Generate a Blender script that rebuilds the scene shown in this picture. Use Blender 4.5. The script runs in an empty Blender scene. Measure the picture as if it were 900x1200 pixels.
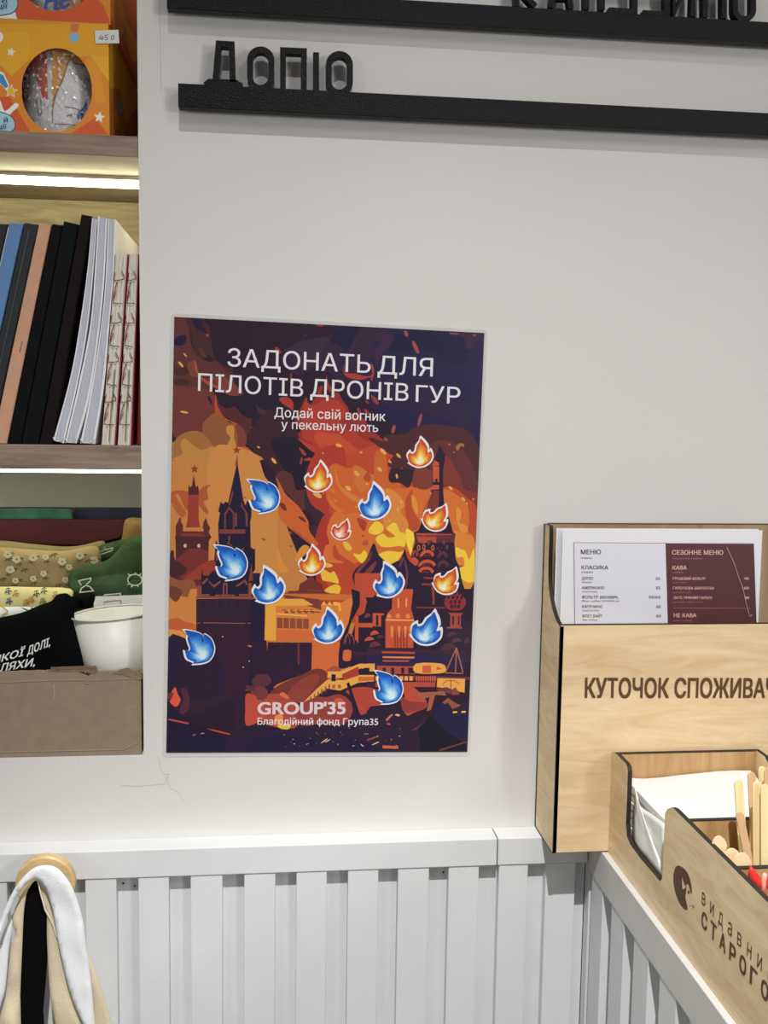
import bpy, bmesh, math, random
from math import radians, sin, cos, pi, hypot
from mathutils import Vector, Matrix, noise
from mathutils.geometry import delaunay_2d_cdt
random.seed(7)
C = bpy.context.scene.collection
H = 1.5                                    # eye height; the zero of the z values below
# ------------------------------------------------------------------ camera
YAW, PITCH, ROLL, F, DIST = radians(6.149), radians(5.619), radians(-.875), 1143.5, .94305
EYE = Vector((0, -DIST, H))
fw = Vector((sin(YAW)*cos(PITCH), cos(YAW)*cos(PITCH), -sin(PITCH)))
r0 = Vector((cos(YAW), -sin(YAW), 0)); d0 = fw.cross(r0)
rt = cos(ROLL)*r0 + sin(ROLL)*d0; dn = fw.cross(rt)
cd = bpy.data.cameras.new('camera'); cam = bpy.data.objects.new('camera', cd); C.objects.link(cam)
cd.sensor_fit = 'VERTICAL'; cd.sensor_height = 36; cd.lens = 36*F/1200; cd.clip_start = .02
M = Matrix((rt, -dn, -fw)).transposed().to_4x4(); M.translation = EYE; cam.matrix_world = M
bpy.context.scene.camera = cam
# ------------------------------------------------------------------ world, lamps, exposure
S = bpy.context.scene
S.view_settings.view_transform = 'Standard'; S.view_settings.look = 'None'
S.view_settings.exposure = 0.0; S.view_settings.gamma = 1; S.view_settings.use_curve_mapping = False
w = bpy.data.worlds.new('world'); S.world = w; w.use_nodes = True
w.node_tree.nodes['Background'].inputs[0].default_value = (1, .985, .98, 1)
w.node_tree.nodes['Background'].inputs[1].default_value = .15
def lamp(kind, name, loc, power, color, target=None, **k):
    l = bpy.data.lights.new(name, kind); l.energy = power; l.color = color
    for a, v in k.items(): setattr(l, a, v)
    o = bpy.data.objects.new(name, l); o.location = loc; C.objects.link(o)
    if target: o.rotation_euler = (Vector(target)-Vector(loc)).to_track_quat('-Z', 'Y').to_euler()
    return o
lamp('SPOT', 'ceiling_spot', (-.02, -1.22, 2.93), 144, (1, .985, .97), (.1, -.64, .7), spot_size=radians(78), spot_blend=1, shadow_soft_size=.012)
lamp('SPOT', 'ceiling_spot_core', (-.02, -1.22, 2.93), 98, (.98, 1, .99), (.1, -.90, .7), spot_size=radians(58), spot_blend=.35, shadow_soft_size=.012)
lamp('AREA', 'fill_overhead', (.9, -1.5, 2.55), 4.5, (1, .94, .93), (.1, 0, 1.3), shape='RECTANGLE', size=.35, size_y=.35)  # added soft fill from above, warms the upper wall
lamp('AREA', 'fill_left', (-1.35, -1.7, 1.7), 3.6, (1, .99, .96), (.3, -.2, 1.1), shape='RECTANGLE', size=.6, size_y=.6)  # added fill from the left, lifts the plywood and rail sides
lamp('AREA', 'soft_light_right', (1.12, -1.5, 1.72), 6.5, (1, .985, .97), (0, 0, 1.3), shape='RECTANGLE', size=.22, size_y=.3)  # unseen soft source on the right, throws the holder's shadow leftward

# ------------------------------------------------------------------ helpers
def lin(c):
    return c/12.92 if c <= .04045 else ((c+.055)/1.055)**2.4
def hx(s, g=1.0):
    s = s.lstrip('#'); return tuple(min(.95, lin(int(s[i:i+2], 16)/255)*g) for i in (0, 2, 4)) + (1,)
def at(px, py, y=None, x=None, z=None):
    """point where the sight line through a photo pixel meets the plane y=, x= or z= (z from eye level)"""
    q = fw + rt*((px-450)/F) + dn*((py-600)/F)
    if y is not None: t = (y+DIST)/q.y
    elif x is not None: t = x/q.x
    else: t = z/q.z
    return EYE + q*t
MATS = {}
def mat(name, col, rough=.6, bump=0, bscale=200, var=0, vscale=30, spec=.5, emit=None, coat=0, stretch=None):
    if name in MATS: return MATS[name]
    m = bpy.data.materials.new(name); m.use_nodes = True; nt = m.node_tree; N = nt.nodes; b = N['Principled BSDF']
    c = hx(col) if isinstance(col, str) else col
    b.inputs['Base Color'].default_value = c; b.inputs['Roughness'].default_value = rough
    b.inputs['Specular IOR Level'].default_value = spec; b.inputs['Coat Weight'].default_value = coat
    if emit: b.inputs['Emission Color'].default_value = emit[0]; b.inputs['Emission Strength'].default_value = emit[1]
    tc = N.new('ShaderNodeTexCoord'); src = tc.outputs['Object']
    if stretch:
        mp = N.new('ShaderNodeMapping'); mp.inputs['Scale'].default_value = stretch; nt.links.new(src, mp.inputs[0]); src = mp.outputs[0]
    if var:
        n = N.new('ShaderNodeTexNoise'); n.inputs['Scale'].default_value = vscale; n.inputs['Detail'].default_value = 6
        nt.links.new(src, n.inputs['Vector'])
        r = N.new('ShaderNodeValToRGB'); r.color_ramp.elements[0].position = .3; r.color_ramp.elements[1].position = .7
        r.color_ramp.elements[0].color = tuple(v*(1-var) for v in c[:3])+(1,); r.color_ramp.elements[1].color = tuple(min(1, v*(1+var)) for v in c[:3])+(1,)
        nt.links.new(n.outputs[0], r.inputs[0]); nt.links.new(r.outputs[0], b.inputs['Base Color'])
    if bump:
        n = N.new('ShaderNodeTexNoise'); n.inputs['Scale'].default_value = bscale; n.inputs['Detail'].default_value = 3
        nt.links.new(src, n.inputs['Vector'])
        bp = N.new('ShaderNodeBump'); bp.inputs['Strength'].default_value = bump; bp.inputs['Distance'].default_value = .002
        nt.links.new(n.outputs[0], bp.inputs['Height']); nt.links.new(bp.outputs[0], b.inputs['Normal'])
    MATS[name] = m; return m
def wood(name, c1, c2, stretch, scale=14, rough=.5, dist=2.5, c3=None):
    m = bpy.data.materials.new(name); m.use_nodes = True; nt = m.node_tree; N = nt.nodes; b = N['Principled BSDF']
    b.inputs['Roughness'].default_value = rough; b.inputs['Specular IOR Level'].default_value = .35
    tc = N.new('ShaderNodeTexCoord'); mp = N.new('ShaderNodeMapping'); mp.inputs['Scale'].default_value = stretch
    nt.links.new(tc.outputs['Object'], mp.inputs[0])
    n = N.new('ShaderNodeTexNoise'); n.inputs['Scale'].default_value = scale; n.inputs['Detail'].default_value = 7; n.inputs['Roughness'].default_value = .62; n.inputs['Distortion'].default_value = dist*.3
    nt.links.new(mp.outputs[0], n.inputs['Vector'])
    r = N.new('ShaderNodeValToRGB'); e = r.color_ramp.elements; e[0].position = .32; e[0].color = hx(c2); e[1].position = .62; e[1].color = hx(c1)
    nt.links.new(n.outputs[0], r.inputs[0])
    n2 = N.new('ShaderNodeTexNoise'); n2.inputs['Scale'].default_value = scale*.25; n2.inputs['Detail'].default_value = 2
    nt.links.new(mp.outputs[0], n2.inputs['Vector'])
    mx = N.new('ShaderNodeMix'); mx.data_type = 'RGBA'; mx.blend_type = 'MULTIPLY'; mx.inputs[0].default_value = .35
    r2 = N.new('ShaderNodeValToRGB'); r2.color_ramp.elements[0].position = .35; r2.color_ramp.elements[0].color = (.62, .56, .5, 1); r2.color_ramp.elements[1].position = .6; r2.color_ramp.elements[1].color = (1, 1, 1, 1)
    nt.links.new(n2.outputs[0], r2.inputs[0]); nt.links.new(r.outputs[0], mx.inputs[6]); nt.links.new(r2.outputs[0], mx.inputs[7])
    nt.links.new(mx.outputs[2], b.inputs['Base Color'])
    bp = N.new('ShaderNodeBump'); bp.inputs['Strength'].default_value = .12; bp.inputs['Distance'].default_value = .001
    nt.links.new(n.outputs[0], bp.inputs['Height']); nt.links.new(bp.outputs[0], b.inputs['Normal'])
    MATS[name] = m; return m
def inkmat(name, rough=.35, gain=1.0, coat=.15):
    m = bpy.data.materials.new(name); m.use_nodes = True; nt = m.node_tree; b = nt.nodes['Principled BSDF']
    a = nt.nodes.new('ShaderNodeVertexColor'); a.layer_name = 'Col'
    nt.links.new(a.outputs[0], b.inputs['Base Color']); b.inputs['Roughness'].default_value = rough; b.inputs['Coat Weight'].default_value = coat
    b.inputs['Specular IOR Level'].default_value = .4; return m

def rootloc(o):
    while o.parent: o = o.parent
    return o.location.copy()
def finish(name, me, m, parent=None):
    ms = m if isinstance(m, (list, tuple)) else [m]
    for q in ms: me.materials.append(q)
    o = bpy.data.objects.new(name, me); C.objects.link(o)
    if parent: off = rootloc(parent); o.parent = parent
    else:
        xs = [v.co for v in me.vertices]
        off = Vector(((min(v.x for v in xs)+max(v.x for v in xs))/2, (min(v.y for v in xs)+max(v.y for v in xs))/2, min(v.z for v in xs)))
        o.location = off
    me.transform(Matrix.Translation(-off)); me.update()
    return o
def obj(name, bm, m, parent=None, smooth=False, recalc=True):
    if recalc: bmesh.ops.recalc_face_normals(bm, faces=bm.faces)
    me = bpy.data.meshes.new(name)
    if smooth:
        for f in bm.faces: f.smooth = True
    bm.to_mesh(me); bm.free(); return finish(name, me, m, parent)
def tag(o, label, cat=None, group=None, kind=None):
    if label: o['label'] = label
    if cat: o['category'] = cat
    if group: o['group'] = group
    if kind: o['kind'] = kind
    return o
def thing(name, label, cat, loc, group=None, kind=None):
    o = bpy.data.objects.new(name, None); o.empty_display_size = .02; C.objects.link(o); o.location = loc
    return tag(o, label, cat, group, kind)
def box(bm, x0, x1, y0, y1, z0, z1, mi=0, bev=0):
    z0 += H; z1 += H
    v = [bm.verts.new((x, y, z)) for x in (x0, x1) for y in (y0, y1) for z in (z0, z1)]
    fs = [bm.faces.new([v[i] for i in q]) for q in ((0, 1, 3, 2), (4, 6, 7, 5), (0, 4, 5, 1), (2, 3, 7, 6), (0, 2, 6, 4), (1, 5, 7, 3))]
    for f in fs: f.material_index = mi
    if bev:
        es = list({e for f in fs for e in f.edges}); bmesh.ops.bevel(bm, geom=es, offset=bev, segments=2, affect='EDGES', profile=.5)
    return bm
def bx(*a, **k): return box(bmesh.new(), *a, **k)
def hexa(bm, pts, mi=0):
    """pts: front quad (4) then back quad (4)"""
    v = [bm.verts.new(p) for p in pts]
    for q in ((0, 1, 2, 3), (7, 6, 5, 4), (0, 4, 5, 1), (1, 5, 6, 2), (2, 6, 7, 3), (3, 7, 4, 0)):
        bm.faces.new([v[i] for i in q]).material_index = mi
    return bm
def prism(bm, pts, vec, mi=0, side=None):
    a = [bm.verts.new(p) for p in pts]; b = [bm.verts.new(Vector(p)+Vector(vec)) for p in pts]; n = len(a)
    bm.faces.new(a).material_index = mi; bm.faces.new(b[::-1]).material_index = mi
    for i in range(n):
        bm.faces.new((a[i], b[i], b[(i+1) % n], a[(i+1) % n])).material_index = mi if side is None else side
    return bm
def smooth2(pts, k=4, closed=True):
    n = len(pts); out = []
    rng = range(n) if closed else range(n-1)
    for i in rng:
        g = (lambda j: pts[j % n]) if closed else (lambda j: pts[max(0, min(n-1, j))])
        p0, p1, p2, p3 = g(i-1), g(i), g(i+1), g(i+2)
        for s in range(k):
            t = s/k
            out.append(tuple(.5*((2*b)+(-a+c)*t+(2*a-5*b+4*c-d)*t*t+(-a+3*b-3*c+d)*t**3) for a, b, c, d in zip(p0, p1, p2, p3)))
    if not closed: out.append(tuple(pts[-1]))
    return out
def pp(s): return [tuple(float(v) for v in q.split(',')) for q in s.split()]
def tile(T, s): return [(T[0]+x/T[2], T[1]+y/T[2]) for x, y in (pp(s) if isinstance(s, str) else s)]
def strokes(bm, paths, wd, n, depth, closed=False):
    """round-jointed strokes of width wd along 3-D paths lying in a plane of normal n, depth deep along n"""
    n = Vector(n).normalized()
    for path in paths:
        P = [Vector(p) for p in path]; cl = closed or (P[0]-P[-1]).length < 1e-7
        if cl and (P[0]-P[-1]).length < 1e-7: P = P[:-1]
        k = len(P); L, R = [], []
        for i in range(k):
            a = P[(i-1) % k] if (cl or i) else P[i]; b = P[(i+1) % k] if (cl or i < k-1) else P[i]
            d1 = (P[i]-a); d2 = (b-P[i])
            if d1.length < 1e-9: d1 = d2
            if d2.length < 1e-9: d2 = d1
            d1 = d1.normalized(); d2 = d2.normalized(); s1 = n.cross(d1); s2 = n.cross(d2); s = (s1+s2)
            s = s.normalized() if s.length > 1e-6 else s1; q = max(.45, s.dot(s1)); s = s*(wd/2/q); L.append(P[i]+s); R.append(P[i]-s)
        va = [[bm.verts.new(p+n*o) for p in X] for X in (L, R) for o in (0, depth)]
        m = k if cl else k-1
        for i in range(m):
            j = (i+1) % k
            bm.faces.new((va[0][i], va[0][j], va[2][j], va[2][i])); bm.faces.new((va[1][j], va[1][i], va[3][i], va[3][j]))
            bm.faces.new((va[0][j], va[0][i], va[1][i], va[1][j])); bm.faces.new((va[2][i], va[2][j], va[3][j], va[3][i]))
        if not cl:
            bm.faces.new((va[0][0], va[2][0], va[3][0], va[1][0])); bm.faces.new((va[2][-1], va[0][-1], va[1][-1], va[3][-1]))
    return bm
def tube(bm, path, r, n=8, closed=False):
    P = [Vector(p) for p in path]; k = len(P); rings = []
    for i in range(k):
        a = P[(i-1) % k] if closed or i else P[i]; b = P[(i+1) % k] if closed or i < k-1 else P[i]
        t = (b-a).normalized(); u = t.orthogonal().normalized() if i == 0 else (u-t*u.dot(t)).normalized(); v = t.cross(u)
        rr = r[i] if isinstance(r, list) else r
        rings.append([bm.verts.new(P[i]+(u*cos(2*pi*j/n)+v*sin(2*pi*j/n))*rr) for j in range(n)])
    for i in range(k if closed else k-1):
        A, B = rings[i], rings[(i+1) % k]
        for j in range(n): bm.faces.new((A[j], A[(j+1) % n], B[(j+1) % n], B[j]))
    if not closed: bm.faces.new(rings[0][::-1]); bm.faces.new(rings[-1])
    return bm
def disc(bm, c, nrm, r, depth, seg=40, bev=0):
    nrm = Vector(nrm).normalized(); u = nrm.orthogonal().normalized(); v = nrm.cross(u); c = Vector(c)
    prof = [(r-bev, 0), (r, bev), (r, depth-bev), (r-bev, depth)] if bev else [(r, 0), (r, depth)]
    rings = [[bm.verts.new(c+nrm*h+(u*cos(2*pi*j/seg)+v*sin(2*pi*j/seg))*q) for j in range(seg)] for q, h in prof]
    for A, B in zip(rings, rings[1:]):
        for j in range(seg): bm.faces.new((A[j], A[(j+1) % seg], B[(j+1) % seg], B[j]))
    bm.faces.new(rings[0][::-1]); bm.faces.new(rings[-1]); return bm
# text mapped onto three points: left end of baseline, right end of baseline, top of a capital above the left end
FONTREF = {}
GLYPH = {}
def textmesh(s, bold=0):
    """outline loops of the built-in font, filled here by winding number (clean triangles)"""
    if (s, bold) in GLYPH: return GLYPH[(s, bold)].copy()
    cu = bpy.data.curves.new('t', 'FONT'); cu.body = s; cu.resolution_u = 3; cu.fill_mode = 'NONE'
    o = bpy.data.objects.new('t', cu); C.objects.link(o)
    dg = bpy.context.evaluated_depsgraph_get(); dg.update(); me = bpy.data.meshes.new_from_object(o.evaluated_get(dg))
    bpy.data.objects.remove(o); bpy.data.curves.remove(cu)
    nb = {}
    for e in me.edges:
        i, j = e.vertices; nb.setdefault(i, []).append(j); nb.setdefault(j, []).append(i)
    seen = set(); loops = []
    for i in sorted(nb):
        if i in seen: continue
        L = [i]; seen.add(i); cur = i
        while True:
            nx = [j for j in sorted(nb[cur]) if j not in seen]
            if not nx: break
            cur = nx[0]; seen.add(cur); L.append(cur)
        loops.append(L)
    V = []; E_ = []; LP = []
    for L in loops:
        P = []
        for i in L:
            q = me.vertices[i].co.xy
            if not P or (q-P[-1]).length > 1e-5: P.append(q.copy())
        if len(P) > 2 and (P[0]-P[-1]).length < 1e-5: P.pop()
        if len(P) < 3: continue
        n0 = len(V); V += P; E_ += [(n0+k, n0+(k+1) % len(P)) for k in range(len(P))]; LP.append(P)
    vo, eo, fo, *_ = delaunay_2d_cdt(V, E_, [], 0, 1e-6)
    def wind(q):
        w_ = 0
        for P in LP:
            for k in range(len(P)):
                a, b = P[k-1], P[k]
                if (a.y > q.y) != (b.y > q.y) and q.x < (b.x-a.x)*(q.y-a.y)/(b.y-a.y)+a.x: w_ += 1 if b.y > a.y else -1
        return w_
    bm = bmesh.new(); tris = [f for f in fo if wind(sum((vo[k] for k in f), Vector((0, 0)))/len(f)) != 0]
    for i, (dx, dy) in enumerate(((-1, -.6), (1, -.6), (-1, .6), (1, .6), (0, 0)) if bold else ((0, 0),)):
        vs = [bm.verts.new((q.x+dx*bold, q.y+dy*bold, i*.004)) for q in vo]
        for f in tris: bm.faces.new([vs[k] for k in f])
    bmesh.ops.delete(bm, geom=[v for v in bm.verts if not v.link_faces], context='VERTS')
    bpy.data.meshes.remove(me); me = bpy.data.meshes.new('lettering'); bm.to_mesh(me); bm.free()
    GLYPH[(s, bold)] = me.copy(); return me
def capheight(bold=0):
    if bold not in FONTREF:
        me = textmesh('H', bold); FONTREF[bold] = max(v.co.y for v in me.vertices); bpy.data.meshes.remove(me)
    return FONTREF[bold]
def text(name, s, L, R, T, m, parent, bold=0, lift=None, label=None):
    L, R, T = Vector(L), Vector(R), Vector(T); me = textmesh(s, bold); cap = capheight(bold)
    x0 = min(v.co.x for v in me.vertices); x1 = max(v.co.x for v in me.vertices)
    nrm = (R-L).cross(T-L).normalized()
    if nrm.dot(EYE-L) < 0: nrm = -nrm
    off = nrm*(lift or .0001)
    sz = (T-L).length/cap
    for v in me.vertices: v.co = L+(R-L)*((v.co.x-x0)/(x1-x0))+(T-L)*(v.co.y/cap)+off+nrm*(v.co.z*sz*.12)
    me.materials.clear(); o = finish(name, me, m, parent)
    if label: o['label'] = label
    return o
class Art:
    """flat print: painter-ordered coloured shapes on a plane given by a mapping function f(u,v,lift)"""
    def __init__(s, f, step=.000005, gain=1.0): s.f = f; s.bm = bmesh.new(); s.c = s.bm.loops.layers.float_color.new('Col'); s.done = []; s.step = step; s.g = gain
    def add(s, col, pts, sm=0):
        if sm: pts = smooth2(pts, sm)
        x0, x1 = min(p[0] for p in pts), max(p[0] for p in pts); y0, y1 = min(p[1] for p in pts), max(p[1] for p in pts)
        l = 0
        for a in s.done:
            if a[4] >= l and a[0] < x1 and a[1] > x0 and a[2] < y1 and a[3] > y0: l = a[4]+1
        s.done.append((x0, x1, y0, y1, l))
        vs = [s.bm.verts.new(s.f(p[0], p[1], (l+1)*s.step)) for p in pts]
        f = s.bm.faces.new(vs); c = hx(col, s.g)
        for lp in f.loops: lp[s.c] = c
    def build(s, name, m, parent): return obj(name, s.bm, m, parent, recalc=False)
def soft(name, outline, y, th, m, parent=None, cell=.004, wav=.0015, ws=25, seed=0, sm=3, edge=.008, f=None, back=True):
    """padded cloth shape: outline in photo pixels on the plane y, filled with a fine grid and swollen towards the viewer"""
    pts = smooth2(outline, sm) if sm else outline
    P = [at(px, py, y=y) for px, py in pts]; P2 = [Vector((p.x, p.z)) for p in P]
    x0, x1 = min(p.x for p in P2), max(p.x for p in P2); z0, z1 = min(p.y for p in P2), max(p.y for p in P2)
    def inside(q):
        c = False; n = len(P2)
        for i in range(n):
            a, b = P2[i], P2[i-1]
            if (a.y > q.y) != (b.y > q.y) and q.x < (b.x-a.x)*(q.y-a.y)/(b.y-a.y)+a.x: c = not c
        return c
    def dist(q):
        d = 9
        for i in range(len(P2)):
            a, b = P2[i], P2[i-1]; ab = b-a; t = max(0, min(1, (q-a).dot(ab)/max(1e-12, ab.length_squared))); d = min(d, (q-a-ab*t).length)
        return d
    V = list(P2); n0 = len(V); i = 0; X = x0
    while X < x1:
        Z = z0+(cell/2 if i % 2 else 0)
        while Z < z1:
            q = Vector((X, Z))
            if inside(q) and dist(q) > cell*.6: V.append(q)
            Z += cell
        X += cell*.87; i += 1
    vo, eo, fo, *_ = delaunay_2d_cdt(V, [(i, (i+1) % n0) for i in range(n0)], [list(range(n0))], 1, 1e-6)
    bm = bmesh.new(); fr = []; bk = []
    for q in vo:
        d = min(1, dist(q)/edge); h = th*math.sqrt(max(0, 1-(1-d)**2))
        w_ = wav*noise.noise(Vector((q.x*ws+seed, q.y*ws*.7, seed*3.1)))*2*d + (f(q) if f else 0)*d
        fr.append(bm.verts.new((q.x, y-h/2-w_-.0003, q.y))); bk.append(bm.verts.new((q.x, y+th*.3*d+.0003, q.y)))
    cnt = {}
    for fc in fo:
        bm.faces.new([fr[k] for k in fc]); bm.faces.new([bk[k] for k in fc][::-1])
        for a, b in zip(fc, fc[1:]+fc[:1]): cnt[(a, b)] = 1
    for a, b in cnt:
        if (b, a) not in cnt: bm.faces.new((fr[b], fr[a], bk[a], bk[b]))
    return obj(name, bm, m, parent, smooth=True)

# ------------------------------------------------------------------ materials
WALL = mat('wall_paint', (.695, .683, .660, 1), .7, bump=.10, bscale=260, var=.015, vscale=6)
GREY = mat('grey_paint', (.68, .69, .695, 1), .5, bump=.05, bscale=300, var=.03, vscale=12)
GREYD = mat('grey_paint_recess', (.66, .67, .675, 1), .55, bump=.04, bscale=250, var=.03)
SHELF = wood('shelf_oak_laminate', '#9c8b78', '#75685a', (1, 6, 14), 12, .45)
BACKW = wood('niche_back_panel', '#a39676', '#7c7056', (1.5, 6, 14), 9, .5)
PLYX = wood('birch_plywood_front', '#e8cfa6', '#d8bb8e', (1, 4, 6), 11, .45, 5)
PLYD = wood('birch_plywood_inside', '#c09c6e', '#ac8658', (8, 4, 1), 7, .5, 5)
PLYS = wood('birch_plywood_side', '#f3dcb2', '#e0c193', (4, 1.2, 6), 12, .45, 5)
BURNT = mat('laser_burnt_edge', '#241c18', .7)
BURN2 = mat('engraving', '#5a3b20', .7, var=.25, vscale=300)
BLACK = mat('black_sign_acrylic', (.002, .0025, .0035, 1), .42, bump=.35, bscale=700, var=.5, vscale=90, spec=.2)
PAPER = mat('white_paper', (.80, .81, .84, 1), .35)
INK = inkmat('printed_ink'); INKM = inkmat('matt_ink', .6, coat=0)
WHITEINK = mat('white_ink', (.80, .78, .80, 1), .4)
PINKINK = mat('pink_ink', (.78, .62, .66, 1), .4)

# ------------------------------------------------------------------ the setting
JX = -.1303; NZ = -.3337; LZ = -.4169; YL = -.0264; RB = -.4446
bm = bmesh.new()
box(bm, JX, 1.4, 0, .30, -H, 1.55); box(bm, -1.6, -.95, 0, .30, -H, 1.55)
box(bm, -.95, JX, 0, .30, -H, NZ); box(bm, -.95, JX, 0, .30, .75, 1.55)
wall = tag(obj('wall_back', bm, WALL), 'off-white painted wall behind the poster and the black menu rails', kind='structure')
S2B_ = at(165, 551, y=0).z-H
bm = bmesh.new(); box(bm, -.95, JX, .203, .22, NZ, .75); box(bm, -.95, JX, .2015, .2029, NZ, S2B_, mi=1)
tag(obj('wall_niche', bm, [BACKW, mat('niche_grey', '#9a9e94', .7)]), 'wood-grain back panel of the shelf niche', kind='structure')
tag(obj('floor', bx(-1.6, 1.4, -3.2, .3, -H-.02, -H), mat('floor_tile', '#8c8a86', .4)), 'grey floor', kind='structure')
tag(obj('ceiling', bx(-1.6, 1.4, -3.2, .3, 1.55, 1.57), mat('ceiling_white', '#cfcfca', .8)), 'white ceiling', kind='structure')
# hairline cracks and panel seam in the plaster
def crack(pts, wd=.0005):
    bm = strokes(bmesh.new(), [[at(x, y, y=-.0001) for x, y in pts]], wd, (0, -1, 0), .0001); return bm
CR = mat('hairline_crack', '#bab7b1', .8)
for pts in (tile((140, 860, 8.57), '385,215 405,300 420,370 450,405 495,405 480,490 520,550 595,585 640,680'),
            tile((150, 0, 8.18), '300,0 308,200 312,500 318,890'), tile((140, 860, 8.57), '20,520 200,525 380,510 460,500 475,430')):
    tag(obj('crack', crack(pts, .00035), CR, wall), 'hairline crack in the painted wall')
for x, y in ((205, 884+6), (383, 78), (481, 84), (445, 88), (600, 300)): pass

# wainscot under the wall: recessed backing, cap board and slats
tr = thing('trim_1', 'pale grey slatted wainscot below the wall', None, (.08, 0, LZ-.5+H), kind='structure')
o = obj('backing', bx(-.95, .3117, -.0140, 0, -1.3, RB), GREYD, tr)
xj = at(583, 1000, y=YL).x
for a, b in ((-.95, xj-.0006), (xj+.0006, .3117-.001)):
    obj('cap_board', bx(a, b, YL, 0, RB, LZ, bev=.0008), GREY, tr)
W = [(-23, 8), (38.5, 75), (99.6, 136.2), (162, 197.7), (223.3, 260.6), (286.2, 322.7), (347.5, 383), (408, 443.6), (466.7, 503), (526, 561.4), (585, 619), (640, 674.7)]
for i, (a, b) in enumerate(W):
    y = 1030.5-(a+b)/2*.033
    xa, xb = at(a, y, y=-.0252).x, at(b, y, y=-.0252).x
    obj('slat', bx(xa, xb, -.0252, -.0138, -1.3, RB-.0006, bev=.0006), GREY, tr)
    if i == 0:
        for k in range(1, 6): obj('slat', bx(xa-.0508*k, xb-.0508*k, -.0252, -.0138, -1.3, RB-.0006, bev=.0006), GREY, tr)
for a, b in ((144.5, 1035), (158, 1038), (519.5, 1022)):
    p = at(a, b, y=-.0140); obj('screw', disc(bmesh.new(), (p.x, -.0140, p.z), (0, -1, 0), .0009, .0008, 10), BURNT, tr)
# returning half wall on the right with its own rail and slats
XR = .3117; SB = -.4530
t2 = thing('trim_2', 'pale grey slatted half wall running toward the viewer under the wooden organiser', None, (.5, -.6, LZ-.5+H), kind='structure')
obj('backing', bx(XR+.0125, .62, -1.0, 0, -1.3, SB), GREYD, t2)
obj('cap_board', bx(XR, .62, -1.0, -.004, SB, LZ, bev=.0008), mat('rail_paint', (.60, .595, .57, 1), .45, var=.03), t2)
for k in range(17):
    y1 = -.0355-k*.0587; obj('slat', bx(XR+.0008, XR+.013, y1-.0335, y1, -1.3, SB-.0006, bev=.0006), GREY, t2)
obj('slat', bx(XR+.0008, XR+.013, -.0275, -.0145, -1.3, SB-.0006), GREY, t2)

# ------------------------------------------------------------------ niche shelves with light strips
LEDM = mat('led_diffuser', (1, 1, .95, 1), .5, emit=((1, .93, .60, 1), 20)); LEDW = mat('led_diffuser_dim', (1, 1, .95, 1), .5, emit=((1, .95, .68, 1), 8)); ALU = mat('aluminium_channel', '#d8d4c0', .4)
def shelf(label, ztop, zbot, deep=.200, led=None):
    t = thing('wall_shelf', label, 'shelf', (-.54, .11, zbot+H), 'niche shelves')
    obj('board', bx(-.95, JX-.0004, .0005, deep, zbot, ztop, bev=.0007), SHELF, t)
    c = obj('light_channel', bx(-.94, JX-.002, .0770, .0788, zbot-.0035, zbot-.0001), ALU, t)
    bm = bmesh.new(); a_, b_ = -.94, JX-.002; zz = zbot+H
    hexa(bm, [(a_, .0790, zz-.0068), (b_, .0790, zz-.0068), (b_, .0790, zz-.0001), (a_, .0790, zz-.0001), (a_, .0920, zz-.0085), (b_, .0920, zz-.0085), (b_, .0960, zz-.0030), (a_, .0960, zz-.0030)])
    obj('diffuser', bm, led or LEDM, c)
    obj('support_bracket', prism(bmesh.new(), [(JX-.012, .175, zbot-.014+H), (JX-.0005, .175, zbot-.014+H), (JX-.0005, .175, zbot-.034+H)], (0, .02, 0)), ALU, t)
    return t
S1T, S1B = at(159, 159.5, y=0).z-H, at(160, 184, y=0).z-H
S2T, S2B = at(165, 522.5, y=0).z-H, at(165, 551, y=0).z-H
shelf('grey-brown oak shelf above the books, carrying the gift boxes', S1T, S1B)
shelf('grey-brown oak shelf that the leaning books stand on', S2T, S2B, led=LEDW)
shelf('oak shelf far above the frame', S1T+.33, S1B+.33)
# ------------------------------------------------------------------ black menu rails and letters
def rail(label, x0, ytop, ybot, x1=1.2):
    """ytop, ybot: photo rows of the front face at the bar's left end"""
    a = at(x0, ytop, y=-.0175); b = at(x0, ybot, y=-.0175)
    t = thing('sign_rail', label, 'sign', ((a.x+x1)/2, -.010, b.z))
    obj('bar', bx(a.x, x1, -.0175, -.0065, b.z-H, a.z-H, bev=.0006), BLACK, t)
    for k in range(4): obj('standoff', disc(bmesh.new(), (a.x+.03+k*.35, 0, (a.z+b.z)/2), (0, -1, 0), .005, .0066, 16), BLACK, t)
    return t
sg2 = rail('long black menu rail with raised letters reading ДОПІО', 208.6, 97.3, 125.3)
sg1 = rail('long black menu rail across the top of the photo, letters КАПУЧИНО cut by the frame', 195.3, -17.5, 9.5)
YS = -.0165
def letter(t, paths, wd, ox, oy, sc, nm='letter', sm=None):
    P = []
    for p in paths:
        q = tile((ox, oy, sc), p); P.append([at(x, y, y=YS) for x, y in q])
    obj(nm, strokes(bmesh.new(), P, wd, (0, 1, 0), .009), BLACK, t)
def oval(x0, x1, y0, y1, k=12):
    rx = (x1-x0)/2; cx = (x0+x1)/2
    top = [(cx-rx*cos(pi*i/k), y0+rx-rx*sin(pi*i/k)) for i in range(k+1)]; bot = [(cx+rx*cos(pi*i/k), y1-rx+rx*sin(pi*i/k)) for i in range(k+1)]
    return top+bot+[top[0]]
T8 = (230, 35, 4.5); WL = .0053
for ps in ([pp('100,275 118,72 186,76 192,275'), pp('48,290 70,274 205,278 238,296')], [oval(283, 396, 103, 306)], [pp('457,315 457,107 568,112 567,318')], [pp('632,118 632,325')], [oval(699, 811, 127, 330)]):
    letter(sg2, ps, WL, *T8)
T7 = (580, 0, 2.8125)
up = -118
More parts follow.
